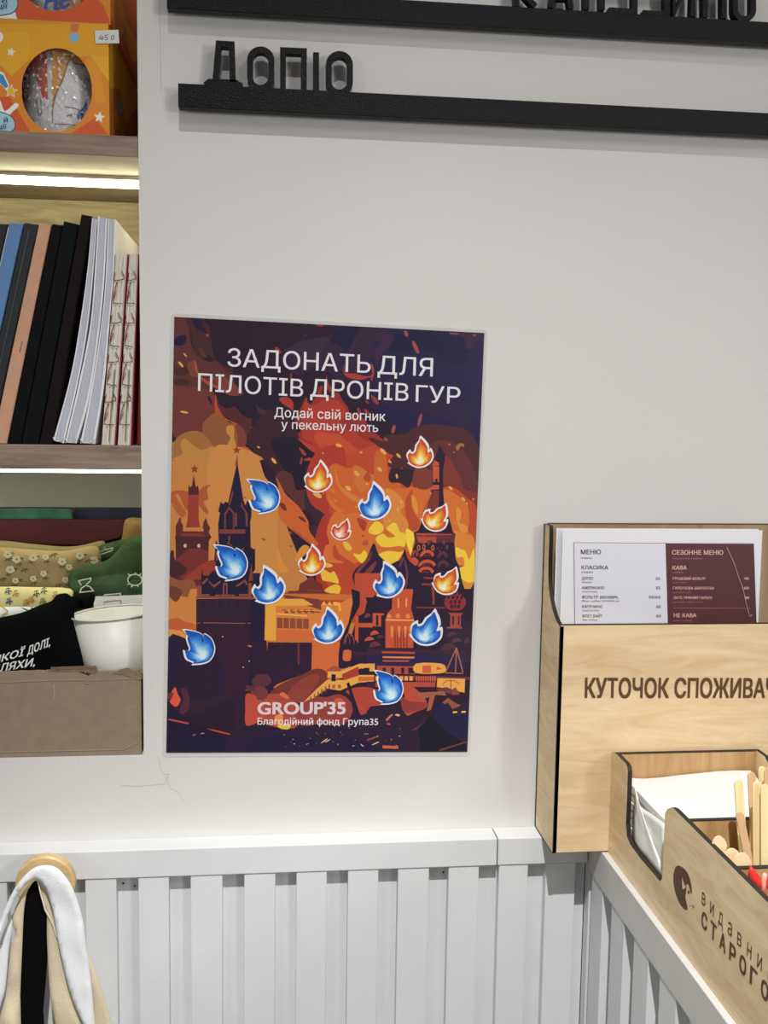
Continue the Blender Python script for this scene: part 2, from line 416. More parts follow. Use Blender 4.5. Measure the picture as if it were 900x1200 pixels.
def cp(x0, x1): return oval(x0, x1, up, 62)
for ps in ([pp('72,%d 72,20' % up), pp('128,%d 78,-42 134,20' % up)], [pp('186,24 208,%d 228,%d 252,28' % (up, up)), pp('196,-14 240,-12')], [pp('302,30 302,%d 354,%d 354,32' % (up, up))],
           [pp('378,%d 378,-48 462,-44' % up), pp('462,%d 462,38 376,33' % up)], [pp('490,%d 490,-40 568,-36' % up), pp('568,%d 568,47 488,42' % up)],
           [pp('592,%d 592,50 654,%d 654,54' % (up, up))], [pp('694,%d 694,56' % up), pp('756,%d 756,60' % up), pp('694,-28 756,-26')], [cp(793, 853)]):
    letter(sg1, ps, WL*.95, *T7)
# ------------------------------------------------------------------ poster
YP = -.0009
post = thing('poster', 'laminated fundraising poster of burning onion-domed towers on the wall', 'poster', (.045, 0, -.336+H))
def PF(u, v, lift=0): q = at(u, v, y=YP); return Vector((q.x, YP-lift, q.z))
FILM = bpy.data.materials.new('laminate_film'); FILM.use_nodes = True; nt = FILM.node_tree; N = nt.nodes; b = N['Principled BSDF']
b.inputs['Base Color'].default_value = (.84, .83, .81, 1); b.inputs['Roughness'].default_value = .12; b.inputs['Alpha'].default_value = .45
fo = [at(*p, y=-.0002) for p in ((200.3, 366.5), (571.5, 386.3), (551, 885.6), (190.2, 886.7))]
def rounded(P, r=.005, k=5):
    out = []; n = len(P)
    for i in range(n):
        a, b_, c = P[i-1], P[i], P[(i+1) % n]; u = (a-b_).normalized()*r; v = (c-b_).normalized()*r
        out += [b_+u*(1-t)**2+v*t*t for t in [j/k for j in range(k+1)]]
    return out
tag(obj('laminate_film', prism(bmesh.new(), rounded(fo), (0, -.0004, 0)), FILM, post), 'clear laminate border with rounded corners')
sheet = [at(*p, y=YP) for p in ((204.3, 371.3), (567.6, 390.3), (547.6, 881), (194.8, 882))]
obj('paper_sheet', prism(bmesh.new(), sheet, (0, .0004, 0)), mat('print_edge', '#2a1c2c', .3), post)
A = Art(PF, gain=1.12)
T1, T2, T3, T4, T5, T6 = [(x, y, 6.923) for x, y in ((195, 370), (315, 370), (440, 380), (195, 530), (315, 530), (440, 530))]
B1, B2, B3 = [(x, 690, 6.0) for x in (185, 305, 430)]
EDGE = [(204.5, 371.5), (567.4, 390.5), (547.4, 880.8), (195, 881.8)]
def clip(pts):
    out = pts
    for i in range(4):
        a, b_ = EDGE[i], EDGE[(i+1) % 4]; res = []
        sd = lambda p: (b_[0]-a[0])*(p[1]-a[1])-(b_[1]-a[1])*(p[0]-a[0])
        for j in range(len(out)):
            p, q = out[j-1], out[j]; s, t = sd(p), sd(q)
            if (s >= 0) != (t >= 0):
                k = s/(s-t); res.append((p[0]+(q[0]-p[0])*k, p[1]+(q[1]-p[1])*k))
            if t >= 0: res.append(q)
        out = res
        if len(out) < 3: return []
    return out
def sh(T, col, s, sm=4):
    p = tile(T, s) if T else (pp(s) if isinstance(s, str) else s)
    if sm: p = smooth2(p, sm)
    p = clip(p)
    if len(p) > 2: A.add(col, p)
def ring(c, rx, ry, n=14, a0=0, a1=2*pi): return [(c[0]+rx*cos(a0+(a1-a0)*i/n), c[1]+ry*sin(a0+(a1-a0)*i/n)) for i in range(n)]
def ember(x, y, l, w_, a, col):
    ca, sa = cos(radians(a)), sin(radians(a)); sh(None, col, [(x+ca*u-sa*v, y+sa*u+ca*v) for u, v in ring((0, 0), l, w_, 9)], 0)
# night sky and smoke
sh(None, '#2b1a2b', EDGE, 0)
sh(None, '#231d43', '405,360 590,370 570,600 530,560 500,515 470,505 450,490 430,470 412,450 430,420 400,400')
sh(None, '#1c1a3a', '470,388 545,392 548,420 530,428 500,410 460,412 430,400')
sh(None, '#2b1f3c', '405,440 470,446 505,450 530,470 552,476 545,500 520,490 480,482 440,470', 4)
sh(None, '#33213a', '395,392 425,384 450,385 462,396 452,412 432,420 420,440 400,446 372,430 350,440 330,420 345,400 370,396')
sh(T2, '#1d1a38', '590,90 720,70 720,140 690,200 690,330 640,300 560,230 500,200')
sh(T2, '#3a2440', '725,135 690,200 640,290 600,340 680,340 700,230')
sh(T2, '#3b263c', '190,120 320,160 240,190 200,215 280,210 490,180 400,330 360,420 260,360 100,260 110,150')
sh(T3, '#3a2440', '0,90 90,90 130,130 100,180 60,230 40,280 0,330')
sh(T3, '#231d43', '20,130 40,150 0,190 -20,150', 3)
sh(T3, '#38233c', '640,70 900,85 880,150 820,130 780,200 740,190 720,110', 3)
sh(T1, '#5a2f2e', '30,0 160,0 180,60 210,260 330,370 400,370 520,440 560,560 620,600 600,650 440,620 400,640 380,780 300,900 280,960 60,960 0,700')
sh(T1, '#45262a', '165,10 400,20 380,150 370,250 390,330 440,390 540,420 530,470 470,430 380,350 340,320 280,340 230,290 200,150')
sh(T1, '#2a1a29', '360,20 1100,60 1000,260 760,270 640,300 530,420 440,390 385,320 370,240 355,100')
sh(T1, '#5b302f', '260,260 290,270 320,320 330,340 290,330')
sh(T1, '#261a36', '200,20 290,30 300,70 330,140 290,130 240,100')
sh(T1, '#21183a', '60,200 110,160 160,160 155,210 130,240 60,235')
sh(T1, '#74402f', '170,430 180,380 240,370 260,470 330,520 420,590 400,610 250,500 200,490')
sh(T1, '#45262a', '60,370 90,430 150,400 180,470 60,475')
sh(T1, '#6d3431', '60,575 180,580 330,600 410,640 400,780 330,830 290,960 60,980')
sh(T1, '#44262a', '55,515 160,520 190,545 160,565 60,560')
sh(T1, '#a94a33', '225,370 240,375 260,460 300,510 380,555 470,590 440,600 340,560 270,500 235,440')
sh(T1, '#7b3a31', '380,500 470,500 560,560 600,620 560,660 500,640 440,600')
sh(T1, '#241b2e', '345,570 400,590 480,640 600,650 640,640 700,500 900,500 950,700 900,1177 800,1177 700,950 690,870 640,830 560,740 500,750 430,720 400,650')
sh(T1, '#b0492f', '400,640 420,740 480,830 580,880 640,960 560,1000 640,1060 520,1080 540,880 420,830 390,740')
sh(T1, '#522a2b', '405,640 430,720 500,750 555,735 600,790 660,830 690,830 690,900 660,975 600,900 550,860 480,820 430,760')
sh(T1, '#7a3b34', '560,890 610,900 650,980 640,1060 590,1080 560,1010')
sh(T1, '#4c2a2a', '730,710 770,760 900,770 960,800 860,830 780,815 740,770')
sh(T1, '#aa4538', '690,900 720,930 715,960 690,975 705,940')
sh(T1, '#3c222c', '655,960 700,950 760,1010 900,1130 900,1177 760,1177 700,1090 660,1040')
sh(T1, '#57302e', '810,1010 860,1030 900,1080 900,1130 850,1090')
sh(T1, '#2a1a29', '335,665 350,655 372,710 360,715', 3)
# the amber sky on the left
sh(T1, '#8c5535', '290,960 300,870 370,800 430,790 500,860 560,900 560,1100 300,1177 250,1100')
sh(None, '#c07c40', '190,560 200,520 230,515 262,528 280,535 290,524 300,545 318,575 330,600 345,640 370,690 420,690 420,790 190,790', 3)
sh(T1, '#9c6738', '60,1030 110,970 200,935 280,945 340,1000 370,1050 420,1090 400,1150 60,1177 20,1150')
sh(T1, '#b8803f', '120,1020 150,995 230,1060 290,1090 370,1060 410,1100 460,1110 500,1070 540,1080 560,1120 640,1080 700,1110 750,1177 80,1177 130,1120 115,1060')
sh(T1, '#c28443', '490,900 540,890 550,920 550,990 565,1055 510,1055 500,1030 520,990 490,950')
sh(T1, '#b9502f', '560,1080 640,1060 700,1110 640,1090', 3)
sh(T4, '#c78445', '350,0 700,0 800,200 900,330 900,600 900,1177 720,1177 400,1100 350,800')
sh(T4, '#a8552f', '45,320 180,320 180,400 160,470 90,330 45,420', 3)
sh(T4, '#b05a32', '60,330 100,400 160,490 120,530 50,430', 3)
sh(T4, '#a9542f', '260,330 300,280 360,262 330,300 340,380 300,400 340,480 325,500 260,420', 3)
# the smoke column down the middle
sh(None, '#3a212b', '296,500 320,480 345,500 352,530 370,548 385,600 388,640 375,620 360,600 345,575 330,560 310,540 298,520')
sh(T5, '#221a2b', '20,-100 200,-120 330,-40 370,50 330,80 300,140 300,240 290,300 230,300 200,250 190,200 130,150 90,90')
sh(T5, '#57302f', '60,180 120,150 190,190 220,300 300,310 310,400 290,470 250,460 200,430 190,380 130,320 60,250')
sh(T5, '#3a242f', '290,330 330,310 350,380 400,400 430,450 440,500 515,510 460,580 420,560 380,510 320,470 290,420')
sh(T5, '#44262e', '330,600 400,600 420,660 470,700 430,740 380,720 350,680')
# red and orange fire
sh(T2, '#8f2f2d', '290,680 310,670 320,740 355,700 380,650 410,580 440,570 430,640 500,650 560,620 600,690 640,740 660,790 720,790 790,860 830,940 900,980 1000,1177 300,1177 370,1160 360,1060 270,1020 235,960 260,930 215,850 230,810', 3)
sh(T2, '#a93a2c', '290,700 350,730 410,700 470,680 560,690 600,730 630,790 560,900 700,940 760,1000 900,1050 1000,1177 330,1177 330,1150 370,1160 360,1040 280,1000 270,900')
sh(T2, '#bd4a30', '370,1000 390,940 470,950 560,960 640,1020 740,1100 820,1177 400,1177 430,1100')
sh(T2, '#b33e2c', '230,990 280,1020 370,1060 370,1110 300,1060', 3)
sh(T2, '#a53a30', '85,680 110,660 160,665 195,700 200,750 190,770 170,750 120,720')
sh(T2, '#a63931', '610,400 620,460 700,470 790,490 840,470 820,395 845,400 855,460 835,530 820,500 740,520 630,495 605,440')
sh(T2, '#8c3236', '50,260 70,255 105,300 60,300', 3)
sh(T2, '#8f3435', '470,480 480,540 520,600 500,620 460,560', 3)
sh(T2, '#8f3435', '380,70 450,75 420,88 400,85', 3)
sh(T2, '#93383a', '830,640 880,680 890,720 850,700', 3)
sh(T2, '#a53f38', '245,1070 280,1090 305,1130 280,1130', 3)
for x, y, l, w_, a in ((353, 540, 5, 1.5, 100), (430, 471, 3, 1.2, 50), (421, 482, 5, 2, 70), (430, 483, 5, 2, 50), (341, 440, 3, 1, 90)): ember(x, y, l, w_, a, '#8f3838')
sh(None, '#b8452d', '372,545 400,535 450,520 470,540 480,550 520,575 565,600 560,700 520,720 440,730 380,720 372,650 384,610 380,580', 4)
sh(None, '#a8382b', '372,528 400,522 405,545 392,560 385,600 398,604 388,640 380,660 372,625 382,605 364,590 358,560', 3)
sh(None, '#a5352b', '382,604 386,650 380,660 385,690 396,710 410,730 400,760 380,740 372,690 368,650 372,620', 3)
sh(T5, '#c9602f', '480,140 540,90 640,130 720,110 800,130 900,240 900,500 700,500 560,480 480,400 460,300 480,220')
sh(T5, '#b4472c', '700,0 900,0 900,240 820,200 760,130 690,70', 3)
sh(T5, '#ce6c31', '540,480 620,500 700,490 760,500 870,560 900,800 700,900 590,900 470,890 440,850 460,760 490,740 470,640 490,560')
sh(T5, '#c57035', '690,110 760,130 830,180 900,180 900,260 830,250 760,330 700,260 690,200', 4)
sh(T5, '#b14a2d', '770,200 800,160 830,200 820,240 780,230')
sh(T5, '#cc7a3a', '540,130 560,210 590,280 700,350 750,390 700,400 600,330 550,240')
sh(T5, '#d07c36', '500,290 545,330 510,320', 3)
sh(T5, '#cc7433', '480,330 500,380 560,450 610,480 560,480 500,430')
sh(T5, '#a63a2b', '720,530 790,560 790,600 770,640 730,590', 4)
sh(T5, '#b5472c', '520,780 540,750 570,820 640,870 680,900 690,1000 720,1080 740,1177 640,1177 560,1060 590,980 600,890 530,860', 3)
sh(T5, '#b5522f', '760,730 800,710 805,750 765,755', 3)
sh(T5, '#a84c2f', '150,600 260,640 330,670 380,740 340,750 260,690', 3)
sh(T5, '#c45f31', '60,200 130,330 190,390 250,450 320,560 330,640 400,740 360,750 240,650 150,600 80,500 80,300', 3)
sh(T5, '#6b3028', '85,415 120,415 148,465 130,475 100,450', 3)
sh(T5, '#6b3028', '240,520 280,530 305,570 260,550', 3)
for q in ((340, 624, 2.2, 1.5, 20), (341, 640, 1.7, 1, 20), (309, 632, 2.6, 1.2, 30), (287, 583, 1.4, .8, 50), (425, 628, 2, 1, 30), (469, 573, 1.5, 1.2, 10)): ember(*q, '#9a4d2c')
sh(T5, '#d08a3e', '60,800 80,800 110,880 155,950 120,980 80,960', 3)
sh(T5, '#d1893c', '210,880 250,780 300,750 330,790 250,870', 3)
# yellow heart of the fire
for s, c in (('860,560 900,550 1000,640 980,800 880,760 860,650', '#e8c23c'), ('685,820 740,830 770,795 800,830 760,900 720,870', '#e6bf3a'), ('440,890 510,910 510,930 450,930', '#deb03a'),
             ('415,960 440,945 500,980 530,965 570,1060 500,1050 440,1040 425,1000', '#e3b738'), ('450,1120 540,1070 585,1100 560,1160 520,1150', '#e3b738'), ('600,730 640,730 675,780 650,800 620,780', '#deb340')):
    sh(T5, c, s, 3)
sh(T6, '#cc6a30', '0,300 100,300 200,260 330,290 400,300 470,290 520,350 540,700 300,780 0,880')
sh(T6, '#b5432b', '0,-60 60,-20 110,130 230,90 250,60 330,120 300,240 260,290 130,260 90,120 0,60', 3)
sh(T6, '#4c262c', '-60,-120 100,-80 250,-80 260,40 230,60 130,20 60,-20', 3)
sh(T6, '#31202c', '110,180 150,100 260,50 320,130 310,190 270,285 200,250 120,240')
sh(T6, '#c3602e', '60,0 90,60 110,240 200,250 160,300 0,250 0,0')
sh(T6, '#b34b2b', '240,400 300,300 290,420 320,500 360,560 350,620 280,630 250,540', 3)
sh(T6, '#d4853b', '80,300 160,320 240,420 200,480 260,560 250,650 100,640 60,520 120,420')
sh(T6, '#d98f3b', '290,350 330,380 345,500 310,460', 3)
sh(T6, '#e8c33d', '0,560 60,590 60,640 0,670 -60,640', 3)
sh(T6, '#e8c33d', '90,620 150,570 180,600 200,650 240,660 240,760 190,760 100,770 40,760 0,700 60,660 100,690 160,680', 3)
sh(T6, '#efce42', '250,620 290,640 325,680 300,760 300,880 265,780 245,700', 3)
sh(T6, '#e8c33d', '20,830 100,800 200,810 230,800 180,880 120,920 30,860', 3)
# right side: smoke and flame behind the tall tower
sh(T3, '#4c272c', '230,890 330,830 450,810 620,830 740,860 830,980 860,1177 700,1400 560,1300 500,1177 200,1177 100,1140 150,1050 90,960 80,900')
sh(T3, '#5f2e2f', '430,1000 520,940 650,970 740,1060 800,1177 820,1400 480,1400 440,1177')
sh(T6, '#7c352c', '560,40 640,90 700,200 720,300 830,300 830,500 600,420 550,250')
sh(T6, '#5f2e2f', '560,-90 720,40 790,210 830,230 830,320 720,290 690,200 620,80', 3)
sh(T6, '#7a3931', '320,130 380,120 470,160 460,240 420,300 330,290 300,250', 3)
sh(T6, '#b5492c', '540,300 640,290 740,370 820,450 810,680 640,700 560,480')
sh(T6, '#cd6e31', '550,310 620,320 740,420 760,560 750,640 790,680 800,780 640,780 620,620 560,470')
sh(T6, '#d98e3e', '670,440 700,500 680,570 730,590 750,640 700,650 660,560 655,480', 3)
sh(T6, '#d58036', '640,640 740,670 800,700 800,900 650,900 640,750')
sh(T6, '#ebc63e', '650,770 700,790 730,800 760,870 800,780 800,1040 760,1060 690,1020 680,940 720,920 710,850 660,850', 3)
sh(T6, '#d88d3a', '690,1040 760,1060 790,1050 780,1110 740,1160 700,1110', 3)
for q in ((418, 555, 4, 2, 50), (445, 550, 3.5, 2, 40), (408, 572, 4, 2.4, 40), (421, 556, 1.5, 1, 30), (430, 567, 2, 1, 20), (397, 522, 4, 2, 20), (377, 542, 4, 2, 30), (449, 529, 5, 2.2, 45), (467, 534, 3.5, 1.6, 45), (457, 541, 2.5, 1.2, 40), (528, 572, 3.2, 1.6, 40), (543, 585, 3, 1.4, 45), (547, 590, 1.5, 1, 45), (470, 588, 2.6, 1.2, 60), (466, 597, 2.6, 1.2, 100), (372, 580, 6, 2.8, 30), (321, 540, 4.5, 1.8, 50), (212, 427, 4.5, 1.4, 50), (217, 416, 3, .9, 50), (216, 483, 5, 1.3, 10), (423, 530, 1.6, 1.4, 0), (303, 524, 1.8, 1, 30), (465, 558, 3, 1.3, 80)):
    ember(*q, '#dba24a')
for q in ((487, 407, 9, 2.4, 65), (461, 503, 5.5, 2.2, 105), (492, 492, 8, 2, 105), (476, 391, 4, 2.2, 70), (532, 391, 6, 1, 5), (243, 393, 2, 1.4, 60), (452, 515, 3, 1.6, 45), (556, 393, 1.8, 1.4, 0)): ember(*q, '#96484a')
sh(None, '#a3653c', tile(T3, '655,985 690,965 720,975 715,995 690,990 670,1025 655,1015'), 3)
# palace and wall at the left
def star(cx, cy, r, col, rot=0): sh(None, col, [(cx+(r if i % 2 == 0 else r*.42)*sin(i*pi/5+rot), cy-(r if i % 2 == 0 else r*.42)*cos(i*pi/5+rot)) for i in range(10)], 0)
star(228, 549.5, 5.6, '#8c352a'); star(277.5, 527.5, 5.2, '#8c352a')
sh(T4, '#6e2c2b', '222,180 236,270 262,300 262,345 178,345 178,300 208,270', 0)
sh(T4, '#4b2429', '178,345 180,262 192,285 208,275 222,180 236,275 248,285 254,262 263,300 262,345', 0)
sh(T4, '#93392c', '178,345 262,345 262,540 275,610 155,610 170,560', 0)
sh(T4, '#5c2a2b', '75,680 75,600 95,560 105,530 120,535 118,560 135,590 135,640 290,640 300,570 322,530 335,580 355,610 345,650 365,690 345,710 340,880 380,880 380,1100 30,1100 40,930 75,900', 0)
sh(T4, '#7c332c', '100,690 140,655 290,655 330,690', 0)
sh(T4, '#4b2429', '70,680 370,685 345,715 340,800 260,780 180,780 90,860', 0)
sh(T4, '#742f2c', '95,860 180,790 250,780 330,800 335,880 280,940 130,1030 90,960', 3)
sh(T4, '#93392c', '135,1030 300,900 400,880 400,1000 300,1030 200,1035', 3)
sh(T4, '#43242c', '30,820 60,800 70,870 160,930 160,970 100,1010 30,1010', 3)
for q in ((217, 639.5, 1.8, 2.4, 0), (233, 639.5, 1.8, 2.4, 0)): ember(*q, '#dba880')
for x, y in ((216, 621), (220, 621), (233, 621), (237, 621)): ember(x, y, 1.8, 2, 0, '#c5794a')
sh(T4, '#8b5233', '30,1020 110,1040 200,1030 240,1080 240,1177 30,1177')
sh(T4, '#6b3b31', '30,1090 90,1100 110,1150 80,1177 30,1177')
sh(B1, '#c98041', '80,90 140,100 160,50 210,60 230,0 275,0 275,360 190,350 75,350', 0)
sh(B1, '#6d3a30', '80,0 160,0 165,40 130,90 90,60', 3)
sh(B1, '#c05a33', '80,220 140,205 190,230 260,250 265,300 190,290 80,280', 3)
sh(B1, '#d89145', '75,290 160,300 200,320 260,340 200,355 75,350', 3)
# tall dark clock tower
TK, TB = '#221b33', '#3b2230'
sh(T4, '#8f4130', '575,10 583,110 555,110', 0)
sh(T4, TK, '568,108 580,108 625,390 640,430 655,395 690,400 690,520 680,560 685,770 715,790 720,760 720,950 700,980 760,980 760,1177 280,1177 285,950 300,1000 340,1000 380,960 395,790 400,710 425,760 420,580 435,490 420,480 440,400 460,420 480,400 500,410', 0)
for s in ('470,620 470,500 510,440 550,490 550,620 540,620 540,500 510,460 482,510 482,620', '555,490 572,490 572,600 555,600', '640,470 660,500 660,600 645,600', '430,625 640,625 640,660 430,660', '610,400 625,450 650,480 640,490 605,440', '500,680 520,680 512,740 540,760 530,770 500,745 480,745 505,725', '535,310 545,330 515,430 505,420',
          '400,800 420,800 420,880 400,880', '600,790 630,770 620,810', '690,900 705,1040 665,1050'): sh(T4, '#7a3d36', s, 0)
sh(T4, '#93392c', '380,880 400,890 400,970 380,960', 0)
for s in ('285,1060 330,1020 340,1030 300,1075', '345,1040 380,1080 440,1040 440,1055 385,1100 345,1055', '460,1060 495,1060 495,1177 485,1177 485,1075 470,1075 470,1177 455,1177', '560,1085 640,1030 660,1070 650,1080 635,1050 580,1090', '250,1080 285,1080 285,1177 250,1177', '665,1060 690,1060 690,1177 665,1177', '270,1150 350,1150 350,1165 270,1165', '395,1155 555,1155 555,1165 395,1165', '590,1150 680,1150 680,1165 590,1165', '240,1168 720,1168 720,1182 240,1182'): sh(T4, '#8a483c', s, 0)
sh(B1, '#331d2f', '270,70 665,70 665,560 640,700 240,900 80,900 70,350 270,355', 0)
sh(B1, '#221b35', '650,70 750,70 780,900 640,700', 0)
sh(B1, '#281c33', '70,348 200,352 330,420 440,500 480,640 420,760 60,760', 3)
sh(B1, '#8a483c', '265,55 670,65 670,74 265,64', 0)
sh(B1, '#a05f4c', '320,236 615,240 615,245 320,241', 0); sh(B1, '#a05f4c', '275,238 300,238 300,242 275,242', 0); sh(B1, '#a05f4c', '630,240 655,240 655,244 630,244', 0)
for x in (310, 370, 430, 490, 550): sh(B1, '#281a2c', [(x, 95), (x+22, 95), (x+18, 130), (x+4, 130)], 0)
sh(B1, '#cf6a38', '625,402 640,396 672,402 655,410', 0)
for x, y in ((455, 336), (600, 551), (643, 508)): ember(185+x/6, 690+y/6, .8, .8, 0, '#d8b0a0')
# palace in the centre and low wall
sh(T5, '#6e2f2c', '170,1140 170,1125 240,1120 250,1070 300,1040 330,1010 360,1005 375,1040 430,1070 445,1130 445,1145', 3)
sh(T5, '#c86a36', '80,1150 230,1155 540,1145 900,1177 900,1200 100,1200', 0)
sh(T5, '#8a3f30', '130,1138 540,1145 540,1152 130,1148', 0)
sh(T5, '#8a3f30', '305,1110 420,1120 420,1128 310,1120', 0)
sh(B2, '#d57c3c', '35,90 130,60 380,120 560,100 640,60 660,110 620,270 580,360 360,375 30,360', 0)
sh(B2, '#7a3830', '150,40 420,75 430,150 370,130 180,70', 0)
sh(B2, '#e2a144', '40,110 110,70 300,70 375,115 110,120 110,365 30,360', 0)
sh(B2, '#cf6838', '110,285 365,290 580,380 580,440 540,570 470,575 360,560 365,375 110,365', 0)
sh(B2, '#e7ae4c', '115,170 330,185 330,196 115,182', 0); sh(B2, '#8a4632', '150,145 420,160 420,168 150,152', 0)
for i in range(5):
    x = 117+i*46; sh(B2, '#8a4a35', [(x, 202+i*2), (x+40, 204+i*2), (x+40, 278+i), (x, 276+i)], 0)
for i in range(5):
    x = 170+i*46; sh(B2, '#8a4a35', [(x, 142), (x+30, 146), (x+24, 172), (x+2, 170)], 0); sh(B2, '#e7ae4c', [(x+8, 148), (x+40, 150), (x+40, 155), (x+8, 153)], 0)
for x in (430, 470): sh(B2, '#e7ae4c', [(x, 115), (x+18, 85), (x+36, 115)], 0)
sh(B2, '#e7ae4c', '510,90 560,95 570,150 555,160 548,120 515,115', 0)
sh(B2, '#301b30', '0,360 50,368 50,375 365,378 360,570 300,600 120,670 60,720 -60,740 -60,360', 0)
for s in ('44,368 54,368 50,440', '95,370 105,370 100,385', '145,372 155,372 150,384', '218,374 230,374 224,386'): sh(B2, '#c0603a', s, 0)
sh(B2, '#6d3431', '262,378 276,378 276,535 262,535', 0)
# cathedral
CK, CR_, CO = '#2a1b30', '#7a3630', '#c25336'
sh(T6, CK, '-110,1177 -130,1090 0,1040 100,920 180,880 300,900 285,840 320,740 310,650 350,630 420,440 470,300 470,120 480,60 500,0 520,-60 565,20 550,100 545,300 555,440 600,540 630,650 650,660 640,730 650,860 680,930 700,1040 740,1160 800,1060 800,1500 0,1500', 0)
sh(B3, CK, '-10,0 745,0 745,60 720,560 690,700 0,620 -120,560 -100,440 -130,400 -100,300', 0)
sh(T6, '#7a3530', '470,310 515,310 512,450 405,500 430,400', 0)
for i in range(9): sh(T6, CK, [(468-i*9, 325+i*18), (462-i*9, 340+i*18), (456-i*9, 325+i*18)], 0)
sh(T6, CO, '465,110 530,115 515,240 470,240', 0); sh(T6, CO, '475,65 540,95 530,108 460,108', 0); sh(T6, CO, '470,265 520,265 518,300 430,305 440,290', 0)
sh(T6, CK, '485,215 505,220 500,240 485,235', 3)
sh(T6, CK, '515,0 530,30 565,60 548,130 548,300 560,440 512,455 516,240', 0)
sh(T6, '#5d2c33', '315,650 650,660 640,730 320,740', 0)
sh(T6, CO, '330,660 500,660 500,672 330,670', 0); sh(T6, '#b0493a', '330,682 495,684 490,740 440,710 400,740 350,730', 0)
sh(T6, CO, '505,662 615,665 615,672 505,670', 0); sh(T6, '#7c3834', '505,688 605,690 605,698 505,696', 0)
def arcs(T, cx, cy, rx, ry, th, col): sh(T, col, ring((cx, cy), rx, ry, 10, pi, 2*pi)+ring((cx, cy), rx-th, ry-th, 10, 2*pi, pi), 0)
for cx, cy in ((350, 775), (392, 770), (465, 775)): ember(440+cx/6.923, 530+cy/6.923, 2, 3.6, 0, '#c06a40'); ember(440+cx/6.923, 530+cy/6.923, .9, 2.2, 0, CK)
arcs(T6, 522, 770, 18, -24, 8, '#a05038')
for x, y in ((555, 730), (430, 735), (580, 770)): ember(440+x/6.923, 530+y/6.923, 1.6, 3, 0, '#70383a')
for cx, cy, rx, c in ((420, 850, 62, CO), (420, 930, 75, CO), (410, 985, 70, CO), (545, 860, 45, '#5c2f36'), (550, 935, 50, '#5c2f36'), (320, 850, 35, '#8a3c34')): arcs(T6, cx, cy, rx, 60, 26, c)
for cx, cy, rx in ((420, 850, 26), (415, 925, 30), (405, 985, 30)): arcs(T6, cx, cy, rx, 22, 9, '#7c3430')
sh(T6, CO, '290,870 310,850 350,880 330,920 300,900', 3)
for s in ('385,1010 490,1015 490,1030 385,1025', '375,1062 480,1068 480,1082 375,1078', '455,1090 475,1090 480,1177 460,1177'): sh(T6, '#8a3c34', s, 0)
# onion domes
sh(T6, '#2b1d36', '238,780 260,860 330,940 390,1010 380,1060 330,1110 180,1110 100,1090 80,1000 150,930 210,860', 3)
for s in ('215,860 235,850 200,930 190,920', '240,870 265,990 250,1100 240,1100 250,990 236,900', '130,980 110,1050 130,1100 100,1060'): sh(T6, '#6b3a44', s, 3)
sh(T5, '#2b1d36', '850,735 890,830 960,900 1010,980 1010,1060 960,1110 740,1110 690,1060 680,990 720,930 790,870', 3)
for s in ('835,800 800,860 720,950 690,1040 720,1090 710,1020 760,940 820,870', '870,880 780,970 755,1040 770,1100 790,1100 790,1010 850,950', '930,900 960,1000 940,1100 970,1040 970,960'): sh(T5, '#7a3a38', s, 3)
sh(B3, '#b84b35', '-85,-110 90,-110 80,60 60,40 40,60 -10,60 0,90 -20,170 -60,190 -85,60', 0)
sh(B3, CO, '180,5 325,5 310,140 330,210 330,225 325,415 130,415 130,215 145,170 175,140', 0)
sh(T6, CO, '210,1110 295,1110 295,1180 210,1180', 0)
sh(B3, '#e6a24e', '133,212 332,216 332,226 133,224', 0)
for s in ('215,70 226,66 228,130 218,136', '272,66 283,66 282,125 272,130'): sh(B3, '#e6a24e', s, 0)
for x, y in ((217, 190), (288, 192), (155, 192)): ember(430+x/6, 690+y/6, 2.8, 2.8, 0, '#e08648')
sh(B3, '#7c3830', '165,170 195,160 215,170 260,172 300,165 310,205 165,205', 0) if False else None
for x in (165, 215, 260, 295):
    sh(B3, '#e08a4a', [(x, 262), (x+22, 262), (x+16, 340), (x+5, 340)], 0)
for x in (192, 210, 232, 252, 275): sh(B3, '#8c3c30', [(x, 330), (x+5, 280), (x+11, 330), (x+11, 412), (x, 412)], 0)
for s, c in (('40,170 120,172 120,184 100,186 100,265 40,262', CO), ('40,240 -60,240 -60,270 40,272', CO), ('65,185 80,185 80,260 65,260', CK), ('-85,190 -60,190 -60,380 -85,380', CO), ('570,168 680,170 660,185 660,270 585,270 585,185', '#a0473a'), ('560,268 670,268 670,278 560,278', '#a0473a'), ('600,190 612,190 612,255 600,255', CK), ('650,190 640,190 640,255 650,255', CK), ('345,125 550,128 550,140 345,136', '#6e343a'), ('465,0 475,0 475,110 460,110', '#8a4036')): sh(B3, c, s, 0)
for cx, cy, rx, ry, c in ((55, 328, 32, 36, CO), (18, 368, 35, 32, CO), (95, 350, 28, 26, '#56303c'), (58, 412, 44, 42, '#6b343a'), (600, 335, 38, 34, '#4c2c38'), (630, 380, 38, 36, '#56303c'), (705, 390, 22, 52, '#4c2c38'), (575, 440, 60, 60, '#4c2c38'), (5, 205, 22, 34, '#7a4040')): sh(B3, c, ring((cx, cy), rx, ry, 9, pi, 2*pi), 0)
# lattice dome at the right
sh(B3, '#8c3236', '620,15 690,70 690,120 650,150 580,148 545,110 555,60', 3)
for dx, dy in ((-30, 30), (0, 30), (30, 30), (-45, 60), (-15, 60), (15, 60), (45, 60), (-30, 92), (0, 92), (30, 92), (0, 122), (-25, 124), (25, 124)): ember(430+(620+dx)/6, 690+dy/6, 1.7, 2.6, 20, '#3a1e30')
